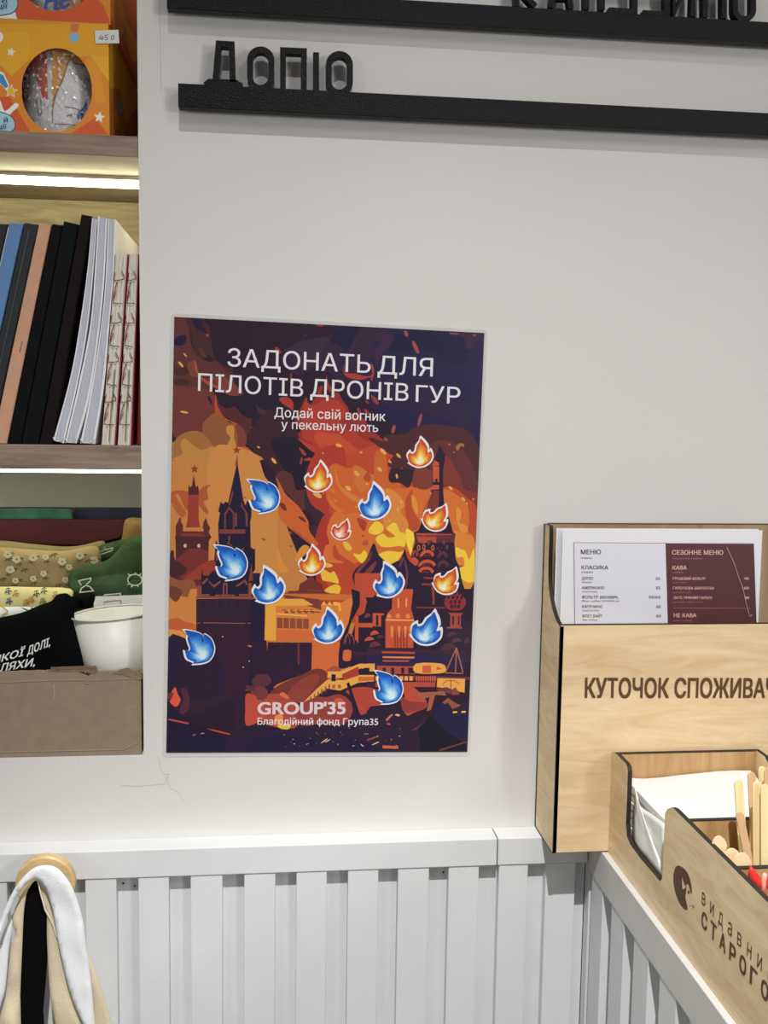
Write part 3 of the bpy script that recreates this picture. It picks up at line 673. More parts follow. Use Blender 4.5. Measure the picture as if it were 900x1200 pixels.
# quay, train and rubble
sh(B2, '#2a1c34', '560,395 600,310 650,340 720,420 720,470 640,540 560,560 550,500', 3)
for s in ('640,0 700,20 700,120 640,230 600,350 560,410 560,370 620,240 650,100',): sh(B2, '#241a30', s, 0)
arcs(B2, 625, 400, 40, 90, 6, '#9a4f44'); arcs(B2, 615, 400, 18, 80, 5, '#9a4f44')
sh(B2, '#d0653c', '590,430 640,435 640,470 630,505 585,505 580,470', 3)
sh(B2, '#3d2236', '640,440 800,445 800,470 640,470', 0); sh(B3, '#3d2236', '0,420 560,430 700,440 690,470 340,450 0,465', 0); sh(B3, '#2b2145', '0,465 340,450 690,475 690,560 0,560', 0)
for s, c in (('105,438 340,443 335,458 105,452', '#b34a36'), ('110,474 335,476 330,490 110,486', '#d9813f'), ('110,500 300,502 290,514 110,512', '#a8503c')): sh(B3, c, s, 0)
sh(B3, '#a94c3a', '70,540 340,545 340,600 70,596', 0)
for x in (110, 170, 240, 290, 310): sh(B3, '#2b1c34', [(x, 555), (x+22, 555), (x+22, 596), (x, 596)], 0)
sh(B3, '#e2a04b', '345,525 520,525 555,560 530,592 345,592', 3); sh(B3, '#cc5a38', '390,540 450,540 450,592 390,592', 0); sh(B3, '#cc5a38', '490,545 530,560 490,570', 0)
sh(B3, '#e2a04b', '0,525 55,525 55,580 0,580', 0)
sh(B3, '#6e3338', '60,605 740,620 740,640 60,640', 0)
for x in range(60, 330, 34): sh(B3, '#e2a04b', [(x, 614), (x+24, 614), (x+24, 645), (x, 645)], 0)
for x in range(345, 480, 16): sh(B3, '#cc5a38', [(x, 614), (x+10, 614), (x+10, 650), (x, 650)], 0)
sh(B3, '#b04a3a', '60,655 480,655 480,690 60,690', 0)
sh(B3, '#e0a14e', '495,628 690,632 686,730 640,720 560,700 490,690', 0); arcs(B3, 590, 680, 60, 40, 6, '#a35a38'); sh(B3, '#a35a38', '586,640 594,640 594,700 586,700', 0)
for a_, b__ in (((630, 415), (550, 590)), ((630, 415), (675, 590)), ((630, 415), (622, 590)), ((550, 590), (675, 595))):
    dx, dy = b__[0]-a_[0], b__[1]-a_[1]; l = hypot(dx, dy); nx, ny = -dy/l*4, dx/l*4
    sh(B3, '#a8644a', [(a_[0]+nx, a_[1]+ny), (b__[0]+nx, b__[1]+ny), (b__[0]-nx, b__[1]-ny), (a_[0]-nx, a_[1]-ny)], 0)
sh(B2, '#301c30', '-180,720 60,700 500,650 800,690 800,1160 -180,1160', 0)
sh(B2, '#73342f', '110,690 300,600 400,560 470,590 470,660 400,720 330,790 200,800 60,780', 3)
sh(B2, '#8c3f35', '200,720 300,630 400,600 415,640 360,720 300,790 180,800', 3)
sh(B2, '#a34c3a', '470,570 520,540 560,560 560,590 480,590', 3)
sh(B2, '#e2a04b', '475,580 560,580 700,525 800,530 800,560 700,560 570,625 470,625', 0)
sh(B2, '#e2a04b', '470,640 600,640 690,605 800,605 800,650 690,660 560,715 470,700 330,800 300,800 400,700', 0)
sh(B2, '#a33c34', '575,600 690,545 690,610 580,645', 0)
sh(B2, '#c8653a', '690,618 800,618 800,645 690,650', 0)
for x in (500,): sh(B2, '#2a1a30', '500,600 530,600 530,650 500,650', 0)
sh(B2, '#2a1a30', '728,555 768,555 768,604 728,604', 0)
for i in range(6):
    x = 480-i*26; y = 672+i*18; sh(B2, '#8a4632', [(x, y), (x+10, y-8), (x+10, y+30), (x, y+40)], 0)
for x in (505, 545): sh(B2, '#a85a38', [(x, 674), (x+22, 672), (x+22, 698), (x, 700)], 0)
sh(B3, '#3a2338', '0,650 60,655 60,690 0,690', 0)
sh(B2, '#ad4336', '690,690 800,700 850,740 840,830 740,900 690,860 650,760 600,720', 3)
sh(B3, '#b84a38', '250,690 310,680 400,760 420,830 330,870 280,890 250,820 265,760', 3)
sh(B3, '#8a3a36', '240,760 300,790 410,800 400,840 300,870 250,850', 3)
sh(B2, '#241a2e', '605,665 625,655 700,880 680,890', 0)
for s, c in (('0,720 60,740 150,740 250,800 260,900 240,980 60,960 0,900', '#a8463a'), ('-60,700 0,700 40,740 0,800 -60,760', '#7a3834'), ('135,740 160,725 200,760 190,775 140,750', '#d06a44'), ('100,900 150,880 160,930 120,960', '#e08a48'), ('60,640 20,600 -30,610 -60,660 0,720', '#57303a'), ('300,800 400,760 470,760 560,740 640,800 640,890 560,960 300,960 240,880', '#8f3e38'), ('520,780 570,770 600,830 560,850', '#c5553a'), ('120,960 210,955 200,985 150,985', '#e5b04a')): sh(B2, c, s, 3)
sh(B1, '#b84a38', '620,740 680,750 740,800 740,900 700,940 620,960 615,850', 3)
for s, c in (('620,680 680,690 690,720 640,720', '#5a303a'), ('700,620 760,600 800,640 770,680 710,670', '#5a303a'), ('690,690 760,700 770,760 700,780', '#73383a')): sh(B1, c, s, 3)
for s, c in (('80,760 120,690 140,740 160,780 130,830 85,800', '#d8563c'), ('160,700 210,720 220,830 180,880 150,860 180,780', '#56283a'), ('60,740 110,730 85,790 60,770', '#6e2f38')): sh(B1, c, s, 3)
sh(B1, '#1f1930', '55,780 120,850 240,940 400,1000 520,1060 760,1000 900,1050 900,1160 50,1160', 3)
sh(B2, '#2a1b33', '-180,1000 0,960 200,990 400,950 560,960 700,890 800,900 800,1160 -180,1160', 3)
sh(B3, '#2b1d33', '0,860 100,820 220,800 260,890 330,910 430,890 480,940 700,760 720,760 700,1160 0,1160', 3)
sh(B3, '#1f1c40', '480,830 560,800 600,900 710,880 700,1040 560,1020 470,930', 3)
sh(B3, '#171522', '360,990 430,890 470,910 560,1000 700,1100 695,1150 380,1150', 0)
sh(B2, '#211a38', '0,1040 200,1010 400,1060 600,1040 780,1100 780,1160 -100,1160', 3)
for s, c in (('530,800 570,765 620,800 660,820 600,845 570,800 545,810', '#8f5040'), ('490,700 560,690 660,730 640,750 500,720', '#6e3a38'), ('340,730 540,720 560,750 480,745 450,850 420,860 440,760 380,780', '#a05a44'), ('600,710 620,690 650,730 600,750', '#8a4040'), ('500,1130 700,1070 700,1080 520,1140', '#6b2f3a'), ('110,1100 220,1105 220,1125 110,1120', '#c05f42'), ('0,1060 80,1030 85,1038 0,1068', '#a04a44'), ('130,920 170,880 185,885 140,930', '#c07050'), ('300,1000 370,960 440,900 350,990', '#5a303c')): sh(B3, c, s, 0)
for s, c in (('75,912 215,940 215,952 75,922', '#c8463a'), ('340,982 400,990 515,1020 500,1026 400,1002', '#c04438'), ('240,1030 270,1018 260,1030', '#b07060'), ('290,1020 320,1010 330,1018', '#c08060')): sh(B1, c, s, 0)
for x, y in ((620, 866), (680, 864)): sh(B3, '#e8c04a', [(x-16, y-4), (x+14, y-6), (x+14, y+5), (x-16, y+7)], 0)
for x, y, c in ((215, 887, '#e0a870'), (152, 950, '#c04858')): ember(430+x/6, 690+y/6, 3 if x > 200 else 2.4, 1.3, 10, c)
rr = random.Random(3)
for _ in range(34): ember(rr.uniform(330, 470), rr.uniform(852, 876), rr.uniform(.4, 1.1), rr.uniform(.3, .5), rr.uniform(-40, 20), rr.choice(['#c98a70', '#a05a50', '#d8b080']))
for _ in range(26): ember(rr.uniform(370, 560), rr.uniform(520, 640), rr.uniform(.8, 2), rr.uniform(.5, .9), rr.uniform(20, 70), rr.choice(['#e0a050', '#c9703a', '#b8552f']))
for x, y, l, w_, a in ((380, 868, 5, .7, -35), (384, 868, 4, .6, -30), (440, 871, 5, .7, -25), (424, 873, 2, .6, 40)): ember(x, y, l, w_, a, '#d6b088')
ALIFT = (max(q[4] for q in A.done)+4)*A.step; print('LIFT', ALIFT)
A.build('artwork', INK, post)
def ptxt(s, l, r, t, m=WHITEINK, bold=0): text('lettering', s, at(*l, y=YP), at(*r, y=YP), at(*t, y=YP), m, post, bold=bold, lift=ALIFT)
ptxt('ЗАДОНАТЬ', (266.5, 429.2), (434, 437.2), (266.8, 409.2), bold=.004)
ptxt('ДЛЯ', (442.3, 438), (507, 441.2), (442.8, 417.8), bold=.004)
ptxt('ПІЛОТІВ', (232, 458), (355, 465), (232.3, 438.5), bold=.004)
ptxt('ДРОНІВ', (363.5, 464.5), (478.3, 470), (364, 445), bold=.004)
ptxt('ГУР', (487, 470.8), (539, 473.5), (487.5, 452.3), bold=.004)
ptxt('Додай свій вогник', (321.5, 488.5), (451.5, 493.5), (321.7, 478), bold=.008)
ptxt('у пекельну лють', (329.5, 502.3), (443, 506.3), (329.7, 492.3), bold=.008)
ptxt("GROUP'35", (301.5, 836.8), (405, 836.5), (301.7, 822.8), PINKINK, bold=.03)
ptxt('Благодійний фонд Група35', (301.8, 849), (443, 849.5), (301.9, 841.5), bold=.012)
# die-cut flame stickers, each a thing of its own
FL = pp('-8,-145 20,-125 55,-92 75,-55 72,-28 88,-45 105,-22 118,25 108,60 84,94 44,120 -6,131 -50,122 -106,92 -92,83 -112,45 -116,12 -86,-26 -76,-2 -52,-16 -46,-62 -18,-104')
FI = pp('-5,-112 12,-100 38,-72 58,-40 62,4 84,-14 100,20 92,54 72,80 38,104 -6,114 -46,106 -82,84 -98,46 -98,20 -80,2 -66,18 -38,-8 -30,-52 -14,-80')
FL2 = [(x*.867, y*.867) for x, y in pp('-140,-157 -80,-153 -20,-140 25,-117 28,-97 36,-128 70,-110 100,-82 126,-15 116,55 81,105 31,125 -20,133 -62,134 -45,118 -100,95 -120,55 -128,10 -96,24 -82,0 -95,-35 -110,-85 -105,-115')]
FI2 = [(x*.87+3, y*.87) for x, y in FL2]
def sticker(cx, cy, sc, rot, pal, label, group, mirror=1, lean=False):
    FL_, FI_ = (FL2, FI2) if lean else (FL, FI)
    o3 = at(cx, cy, y=-.00165-ALIFT); k = sc/6/1.213/1000; ca, sa = cos(radians(rot)), sin(radians(rot))
    def F_(u, v, lift=0):
        u *= mirror; return Vector((o3.x+(u*ca-v*sa)*k, -.00120-ALIFT-lift, o3.z-(u*sa+v*ca)*k))
    bm = prism(bmesh.new(), [F_(u, v, 0) for u, v in smooth2(FL_, 2)], (0, .0002, 0))
    st = tag(obj('flame_sticker', bm, mat('sticker_white', (.84, .84, .84, 1), .35)), label, 'sticker', group)
    a = Art(F_, gain=.98); n = len(pal)
    a.add(pal[0], [(u*1.04, v*1.06-2) for u, v in smooth2(FI_, 2)])
    for i in range(1, n):
        t = i/n; q = 1-.86*t; wob = [(u*q+(26*t if lean else 0), v) for u, v in [(u*(1+.10*sin(j*1.9+i*2)), v*q*(1+.10*cos(j*2.3+i))+(52 if lean else 74)*t) for j, (u, v) in enumerate(FI_)]]
        a.add(pal[i], smooth2(wob, 2))
    a.build('flame_print', INK, st); return st
BL = ['#1c58b4', '#2468c8', '#2f7cd8', '#4792e2', '#62a8ea', '#86c0f0', '#aad6f6', '#cdeafa', '#e2f5fd']
OR = ['#d04a2a', '#dc662c', '#e4812e', '#eb9a34', '#f1b240', '#f5c956', '#f8dd7e', '#fbeeb0', '#fef8dc']
RD = ['#cc3c2c', '#d9503c', '#e06a50', '#e88a70', '#efa890', '#f4c4b0', '#f8dcd0', '#fbeee8']
gb, go_ = 'blue flame stickers on the poster', 'orange flame stickers on the poster'
for a in ((310, 583, 1.0, -34, 'right of the dark tower spire'), (439, 588, 1.02, -2, 'upright in the fire, right of the small red sticker'), (271.5, 661, 1.04, -32, 'on the dark clock tower, left of the poster'),
          (314, 686, 1.04, -10, 'at the right foot of the dark clock tower'), (455, 680, 1.0, -12, 'between the two onion domes'), (384.5, 734, 1.0, -1, 'on the pale building in the poster centre'),
          (501.5, 736, 1.04, 22, 'on the cathedral, leaning right, beside the orange church front'), (233.5, 760.5, 1.02, -28, 'lowest at the left, on the plain dark wall'), (455.5, 808, 1.0, -26, 'lowest of all, over the rubble and train')):
    sticker(*a[:3], (a[3]+30 if a[3] < -20 else a[3]), BL, 'blue flame sticker '+a[4], gb, lean=a[3] < -20)
for a in ((373.5, 559, .86, 8, 'left of the blue one, high in the dark smoke'), (492.5, 530.5, .84, 2, 'topmost, against the brown smoke by the tall spire'), (512, 606, .84, 36, 'on the tall cathedral spire roof'),
          (365.5, 657, .84, 2, 'above the brown palace dome'), (524.5, 680.5, .84, 34, 'rightmost, above the lattice dome')):
    sticker(*a[:4], OR, 'orange flame sticker '+a[4], go_)
sticker(401, 620.5, .62, 28, RD, 'smallest flame sticker, red and white, in the middle of the fire', go_)
# ------------------------------------------------------------------ wooden menu holder on the wall
XB = .2629; YB = -.0644; BW = .262; TOPB = -.1042; FT = -.1932; BB = -.4152; TK_ = .0040
hold = thing('menu_holder', 'birch plywood menu holder with burnt edges on the wall, engraved front', 'menu holder', (XB+BW/2, YB/2, BB+H))
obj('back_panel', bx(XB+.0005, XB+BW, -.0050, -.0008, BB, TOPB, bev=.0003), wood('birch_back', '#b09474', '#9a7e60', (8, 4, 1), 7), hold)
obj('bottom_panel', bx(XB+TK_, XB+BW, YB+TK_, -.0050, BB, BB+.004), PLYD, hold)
fp = obj('front_panel', bx(XB+.0003, XB+BW, YB, YB+TK_, BB, FT), PLYX, hold)
obj('burnt_edge', bx(XB+.0003, XB+BW, YB-.0001, YB+TK_, FT, FT+.0006), BURNT, hold)
def rnd(P, r, k=6): return rounded([Vector(p) for p in P], r, k)
prof = [(0, TOPB), (-.0150, TOPB), (-.0190, TOPB-.006), (-.0200, FT+.040), (-.030, FT+.018), (-.048, FT+.004), (YB, FT-.001), (YB, BB), (0, BB)]
prof = prof[:1]+[tuple(p) for p in smooth2(prof[1:7], 4, closed=False)]+prof[7:]
def plyside(x, nm='side_panel', p=prof, w_=TK_):
    bm = prism(bmesh.new(), [(x, y, z+H) for y, z in p], (w_, 0, 0), 0, 1)
    bm.normal_update(); return obj(nm, bm, [PLYS, BURNT], hold)
plyside(XB-.0006); plyside(XB+BW-.004)
obj('burnt_edge', bx(XB-.0011, XB-.0006, -.0028, -.0002, BB, TOPB), BURNT, hold); obj('burnt_edge', bx(XB-.0009, XB+.003, YB, -.0002, BB-.0009, BB-.0001), BURNT, hold)
obj('burnt_edge', bx(XB+.003, XB+BW, -.0050, -.0008, TOPB+.0001, TOPB+.0010), mat('scorched_brown', '#5a4634', .7), hold)
YF = YB-.0002
text('lettering', 'КУТОЧОК СПОЖИВАЧА', at(685, 817.5, y=YF), at(924, 817.5, y=YF), at(685.5, 795.5, y=YF), BURN2, hold, bold=.03, label='engraved brown lettering')
# menus standing in the holder
def menu(label, x0p, x1p, yp, y, rot=0, front=False, group='menu sheets in the wooden holder'):
    a, b_ = at(x0p, yp, y=y), at(x1p, yp+1, y=y); zb = BB+H+.0055; dz = a.z-b_.z if rot else 0
    bm = prism(bmesh.new(), [a, b_+Vector((0, 0, 0)), Vector((b_.x-.001, y-.006, zb)), Vector((a.x-.001, y-.006, zb))], (0, .0006, 0))
    return tag(obj('menu_sheet', bm, PAPER), label, 'menu', group)
menu('blank white sheet behind the printed menu in the wooden holder, its left edge showing', 652.3, 889, 619, -.0270)
YM = -.0330
mf = menu('printed coffee menu in a plastic sleeve, half white and half dark red', 659.5, 893.5, 620.6, YM)
Z0, Z1 = at(700, 622, y=YM).z, BB+H+.0055
def ym(z): return YM-.006*(Z0-z)/(Z0-Z1)-.0004
def MF(u, v, lift=0):
    y = YM
    for _ in range(3): q = at(u, v, y=y); y = ym(q.z)
    return Vector((q.x, y-lift-.0002, q.z))
a = Art(MF, step=.00002, gain=1.1)
TM = (640, 620, 6.4286); TN = (770, 620, 6.923)
a.add('#8a4a50', [(672.3, 635.6), (781, 636.3), (784.5, 760), (673.5, 760)]); a.add('#d6d8e2', [(672.9, 636.2), (780.6, 636.9), (784, 760), (674.1, 760)])
a.add('#4a0913', [(779.7, 636.5), (883.3, 637), (887.5, 760), (783.2, 760)])
a.add('#a86a60', [(789.5, 712.2), (879.5, 712.6), (879.5, 713), (789.5, 712.6)])
a.build('printed_panel', INK, mf)
DI, RI, CI, CI2 = mat('dark_ink', '#20222c', .5), mat('rust_ink', '#a8645c', .5), mat('cream_ink', '#dcb098', .5), mat('rose_ink', '#94504e', .5)
def mt(s, T, x0, x1, yb, cap, m, bold=.02):
    p0, p1, p2 = [MF(T[0]+x/T[2], T[1]+y/T[2], .0001) for x, y in ((x0, yb), (x1, yb+(x1-x0)*.004), (x0, yb-cap))]
    text('lettering', s, p0, p1, p2, m, mf, bold=bold)
for s, x0, x1, yb, cap, m in (('МЕНЮ', 260, 412, 189, 33, DI), ('menu', 260, 345, 224, 17, RI), ('КЛАСИКА', 265, 466, 302, 27, DI), ('classic', 265, 353, 330, 16, RI), ('ДОПІО', 267, 354, 381, 20, DI), ('doppio', 267, 345, 405, 13, RI),
        ('АМЕРИКАНО', 268, 438, 452, 20, DI), ('americano', 268, 386, 476, 13, RI), ('ФІЛЬТР 200/300ML', 268, 545, 522, 20, DI), ('filter coffee 200/300 ml', 269, 550, 547, 13, RI), ('КАПУЧИНО', 270, 422, 593, 20, DI),
        ('cappuccino', 270, 400, 618, 13, RI), ('ФЛЕТ ВАЙТ', 271, 424, 664, 20, DI), ('flat white', 272, 384, 689, 13, RI), ('55', 823, 857, 383, 20, DI), ('55', 825, 859, 453, 20, DI), ('55/65', 772, 860, 522, 20, DI), ('60', 828, 862, 594, 20, DI), ('65', 829, 864, 664, 20, DI)):
    mt(s, TM, x0, x1, yb, cap, m)
for s, x0, x1, yb, cap, m in (('СЕЗОННЕ МЕНЮ', 120, 535, 206, 34, CI), ('seasonal menu', 122, 365, 244, 17, CI2), ('КАВА', 124, 240, 328, 30, CI), ('coffee', 124, 213, 358, 16, CI2), ('ГРУШЕВИЙ ФІЛЬТР', 126, 390, 411, 20, CI), ('pear filter', 127, 246, 438, 13, CI2),
        ('ГАРБУЗОВА ШАРЛОТКА', 128, 462, 488, 20, CI), ('pumpkin pie', 128, 275, 518, 13, CI2), ('ЛАТЕ ПРЯНИЙ ГАРБУЗ', 131, 443, 566, 20, CI), ('pumpkin spice latte', 132, 370, 596, 13, CI2), ('НЕ КАВА', 134, 318, 714, 30, CI), ('not coffee', 135, 280, 748, 15, CI2), ('90', 706, 742, 411, 20, CI), ('100', 690, 744, 488, 20, CI), ('80', 712, 746, 566, 20, CI)):
    mt(s, TN, x0, x1, yb, cap, m)
SL = bpy.data.materials.new('plastic_sleeve'); SL.use_nodes = True; b = SL.node_tree.nodes['Principled BSDF']; b.inputs['Base Color'].default_value = (.9, .9, .95, 1); b.inputs['Roughness'].default_value = .08; b.inputs['Alpha'].default_value = .03
bm = bmesh.new(); vs = [bm.verts.new(MF(u, v, .0012)) for u, v in ((658.5, 621.5), (894.2, 621.5), (898, 760), (658.5, 760))]; bm.faces.new(vs)
slv = obj('plastic_sleeve', bm, SL, mf, recalc=False)
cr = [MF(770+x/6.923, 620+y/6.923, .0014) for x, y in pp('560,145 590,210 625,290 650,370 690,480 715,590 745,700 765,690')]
obj('crease_glint', strokes(bmesh.new(), [smooth2([tuple(p) for p in cr], 3, closed=False)], .00045, (0, 1, 0), .0003), mat('crease_highlight', '#c9a8b4', .2), slv)  # pale strip painted as the highlight along the sleeve's fold

# ------------------------------------------------------------------ plywood organiser on the half wall
XO = .3177; OW = .147; TO = -.3170; BO = LZ+.0004; FO = -.3118+.0
org = thing('organizer', 'long birch plywood organiser with burnt edges for napkins and stirrers on the half wall', 'organiser', (XO+OW/2, -.25, BO+H))
def ux(px, py): q = at(px, py, x=XO); return (q.y, q.z-H)
T9, T10 = (700, 860, 7.5), (620, 860, 3.2143)
pr = [(-.0648, BO), (-.0648, TO)]
mid = [ux(*tile(T9, [q])[0]) for q in pp('160,170 215,225 245,255 262,285 268,330 262,560 252,760 246,890')]
mid2 = [ux(*tile(T10, [q])[0]) for q in pp('366,340 368,385 380,415 420,470 480,540 492,556 500,548 503,520')]
mid3 = [ux(*tile(T10, [q])[0]) for q in pp('510,340 512,300 520,284 535,277')]
yy0 = mid3[-1][0]; pr += mid+mid2+mid3+[(yy0-.006, FO), (-.62, FO), (-.62, BO)]
def clean(P):
    out = [P[0]]
    for p in P[1:]:
        if hypot(p[0]-out[-1][0], p[1]-out[-1][1]) > .0004: out.append(p)
    return out
bm = prism(bmesh.new(), [(XO, y, z+H) for y, z in clean(pr)], (.0042, 0, 0), 0, 1); obj('side_panel', bm, [PLYS, BURNT], org)
rp = [(-.0648, BO), (-.0648, TO), (-.085, TO), (-.120, TO-.020), (-.17, FO-.012), (-.62, FO-.012), (-.62, BO)]
obj('side_panel', prism(bmesh.new(), [(XO+OW-.0042, y, z+H) for y, z in rp], (.0042, 0, 0), 0, 1), [PLYS, BURNT], org)
def cross(y, top, nm='divider'):
    o = obj(nm, bx(XO+.0044, XO+OW-.0044, y-.0040, y, BO+.003, top-.0007), PLYD, org)
    obj('burnt_edge', bx(XO+.0044, XO+OW-.0044, y-.0042, y, top-.0007, top), BURNT, o)
cross(-.0648, TO, 'back_panel')
d1 = at(845, 957, z=FO-.002); d1 = at(830, 958.5, y=d1.y)
cross(d1.y, d1.z-H); d2 = at(885, 1014, z=FO-.004); cross(d2.y, FO-.004); cross(-.6158, FO, 'end_panel')
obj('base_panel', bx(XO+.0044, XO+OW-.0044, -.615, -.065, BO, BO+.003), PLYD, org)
# engraved writing and emblem on the outer face
XE = XO-.00012
TE = (780, 1000, 6.6667)
def et(s, l, r, t, bold=.02):
    L, R, T = [at(*tile(TE, [q])[0], x=XE) for q in (l, r, t)]; return s, L, R, T, bold
# each letter stands by itself in the photo: wide letter spacing
def spaced(s, P0, P1, cap, wd, bold):
    """baseline from P0 to P1 (centres of first and last letter), cap height in metres"""
    n = len(s); d = (P1-P0)/(n-1); u = d.normalized(); up_ = Vector((0, 0, 1))
    return d, u
bl0, bl1 = at(*tile(TE, [(295, 405)])[0], x=XE), at(*tile(TE, [(732, 905)])[0], x=XE)
step = (bl1-bl0)/6; u_ = step.normalized()
for i, ch in enumerate('видавництво'):
    c_ = bl0+step*i; wd = .0062 if ch != 'д' else .0072
    text('lettering', ch, c_-u_*wd/2, c_+u_*wd/2, c_+Vector((0, 0, .0118))-u_*wd/2, BURN2, org, bold=.0, lift=.0001)
cl0, cl1 = at(*tile(TE, [(300, 590)])[0], x=XE), at(*tile(TE, [(690, 1045)])[0], x=XE)
step = (cl1-cl0)/5; u_ = step.normalized()
for i, ch in enumerate('СТАРОГО ЛЕВА'):
    if ch == ' ': continue
    c_ = cl0+step*i*(.985); wd = .0098
    text('lettering', ch, c_-u_*wd/2, c_+u_*wd/2, c_+Vector((0, 0, .0118))-u_*wd/2, BURN2, org, bold=.035, lift=.0001)
def XF(s, dx=0): return [at(*q, x=XE-dx) for q in smooth2(tile(TE, s), 3)]
def flatx(name, s, m, dx=0, smo=True):
    pts = XF(s, dx) if smo else [at(*q, x=XE-dx) for q in tile(TE, s)]
    bm = bmesh.new(); bm.faces.new([bm.verts.new(p) for p in pts]); return obj(name, bm, m, org, recalc=False)
flatx('emblem', '85,100 110,98 145,120 175,160 195,220 205,285 200,320 190,290 180,250 165,245 160,300 155,350 172,435 150,440 115,400 85,335 65,260 60,180 70,130', BURN2)
flatx('emblem', '130,185 140,225 150,255 165,240 150,275 132,280 128,240', PLYS, .0001, False); flatx('emblem', '174,290 186,295 184,318 174,312', BURN2, .0001)
for s in ('185,412 198,404 200,412', '205,405 215,408 225,430 212,420'): flatx('emblem', s, BURN2, .0001, False)
# napkins
nl = at(745, 905.5, z=TO-.022).y
zt = TO-.022
nap = thing('napkin_stack', 'stack of white paper napkins in the plywood organiser', 'napkins', (XO+OW/2, -.12, BO+.004+H))
na, nb = -.070, d1.y+.001
NAP = mat('napkin_paper', (.74, .74, .73, 1), .85, bump=.25, bscale=60); NAPS = mat('napkin_cream', (.86, .87, .80, 1), .85, bump=.2, bscale=60)
for k in range(9):
    z0 = BO+.0045+k*(zt-BO-.005)/9; z1 = z0+(zt-BO-.005)/9-.0006; j = random.uniform(0, .0015)
    bm = bmesh.new(); box(bm, XO+.011+j, XO+OW-.010, nb+.0005+j, na-.001-j, z0, z1, bev=.0008)
    if k == 8:
        bmesh.ops.subdivide_edges(bm, edges=bm.edges[:], cuts=6, use_grid_fill=True)
        for v in bm.verts:
            if v.co.z > z0+H+.001: v.co.z += .0035*noise.noise(Vector((v.co.x*18, v.co.y*14, 2)))+(.006*max(0, (v.co.x-XO-.03)/.12) if v.co.y > -.09 else 0)
    obj('napkin', bm, NAP if k == 8 else NAPS, nap)
def flap(pts, off):
    bm = bmesh.new(); n = 8; top = [at(*tile(T9, [q])[0], x=XO+.0075+off) for q in pts[:2]]; bot = [at(*tile(T9, [q])[0], x=XO+.0065+off) for q in pts[2:]]
    g = [[(top[0].lerp(top[1], i/n)).lerp(bot[1].lerp(bot[0], i/n), j/n)+Vector((.0012*noise.noise(Vector((i*.6, j*.5, off*900))), 0, 0)) for j in range(n+1)] for i in range(n+1)]
    V = [[[bm.verts.new(p+Vector((d, 0, 0))) for p in r_] for r_ in g] for d in (0, .0005)]
    for i in range(n):
        for j in range(n):
            for s in (0, 1): bm.faces.new((V[s][i][j], V[s][i+1][j], V[s][i+1][j+1], V[s][i][j+1]))
    for i in range(n):
        for a_, b__ in (((i, 0), (i+1, 0)), ((i, n), (i+1, n)), ((0, i), (0, i+1)), ((n, i), (n, i+1))): bm.faces.new((V[0][a_[0]][a_[1]], V[0][b__[0]][b__[1]], V[1][b__[0]][b__[1]], V[1][a_[0]][a_[1]]))
    o = obj('folded_corner', bm, NAPS, nap, smooth=True)
flap([(330, 470), (360, 600), (610, 1320), (300, 960)], -.0005)
flap([(365, 630), (590, 790), (590, 1250), (420, 1000)], .0008)
# wooden stirrers and spoons
def stick(name, top, low, ydepth, w_, m, label, group, tip=1.0, th=.0011, lean=0, parent=None):
    a_ = at(*top, y=ydepth); b__ = at(*low, y=ydepth+lean); d = (b__-a_).normalized(); s_ = d.cross(Vector((0, 1, 0))).normalized(); nrm = s_.cross(d)
    L = (b__-a_).length; pts = []
    for i in range(9): t = pi*i/8; pts.append(a_+d*(w_/2*(1-sin(t))*tip)+s_*(w_/2*cos(t)))
    if tip > 1: pts = [a_+d*(w_*.75*(1-sin(pi*i/8)))+s_*(w_/2*cos(pi*i/8)) for i in range(9)]+[a_+d*w_*1.5-s_*w_*.22, b__-s_*w_*.22, b__+s_*w_*.22, a_+d*w_*1.5+s_*w_*.22]
    else: pts += [b__-s_*w_/2, b__+s_*w_/2]
    return tag(obj(name, prism(bmesh.new(), pts, nrm*th), m), label, 'stirrer' if 'stir' in name else 'spoon', group)
SW = wood('stirrer_wood', '#fbeebc', '#f0dca4', (30, 30, 3), 4, .55); SW2 = wood('stirrer_wood_brown', '#e4c49a', '#d2ac80', (30, 30, 3), 4, .55); SP = mat('spoon_wood', '#f0d6ae', .5, var=.05)
G1 = 'wooden stirrers standing in the organiser'
ys = (d1.y+d2.y)/2
for i, (t, l, dy, w_, m, lb) in enumerate((((865.5, 914), (874, 1040), .010, .0068, SW, 'pale wooden stirrer standing apart, leftmost of the bunch'), ((866.5, 952), (884, 1040), -.004, .0060, SW2, 'brownish wooden stirrer leaning across in front of the leftmost pale one'),
        ((881, 905), (887, 1040), .020, .0062, SW2, 'tan stirrer with a curved top, second from the left at the back'), ((887.5, 916), (888.5, 1040), .004, .0070, SW, 'broad pale stirrer just right of the curved tan one'),
        ((893.5, 898.5), (895.5, 1040), .022, .0062, SW, 'tall pale stirrer at the back, partly behind its neighbours'), ((896.8, 919), (897, 1040), -.001, .0066, SW, 'pale stirrer at the front right of the bunch'), ((900.5, 900), (901, 1040), .014, .0066, SW2, 'stirrer cut by the right edge of the photo'),
        ((885, 952), (880, 1040), .013, .0060, SW2, 'tan stirrer leaning left behind the brownish one'))):
    stick('wooden_stirrer', t, l, ys+dy, w_, m, lb, G1)
G2 = 'round-ended wooden spoons in the organiser'
for t, l, dy, w_, m, lb in (((841.5, 980), (848, 1025), -.012, .0145, SP, 'wooden spoon with rounded end, nearest the organiser side panel'), ((857, 994.5), (862, 1040), -.020, .017, SP, 'wooden spoon end in the middle, overlapped by another'), ((869, 999.5), (872, 1045), -.026, .0185, SP, 'broadest pale wooden spoon end in front of the stirrers')):
    stick('wooden_spoon', t, l, ys+dy, w_*.8, m, lb, G2, tip=1.2)
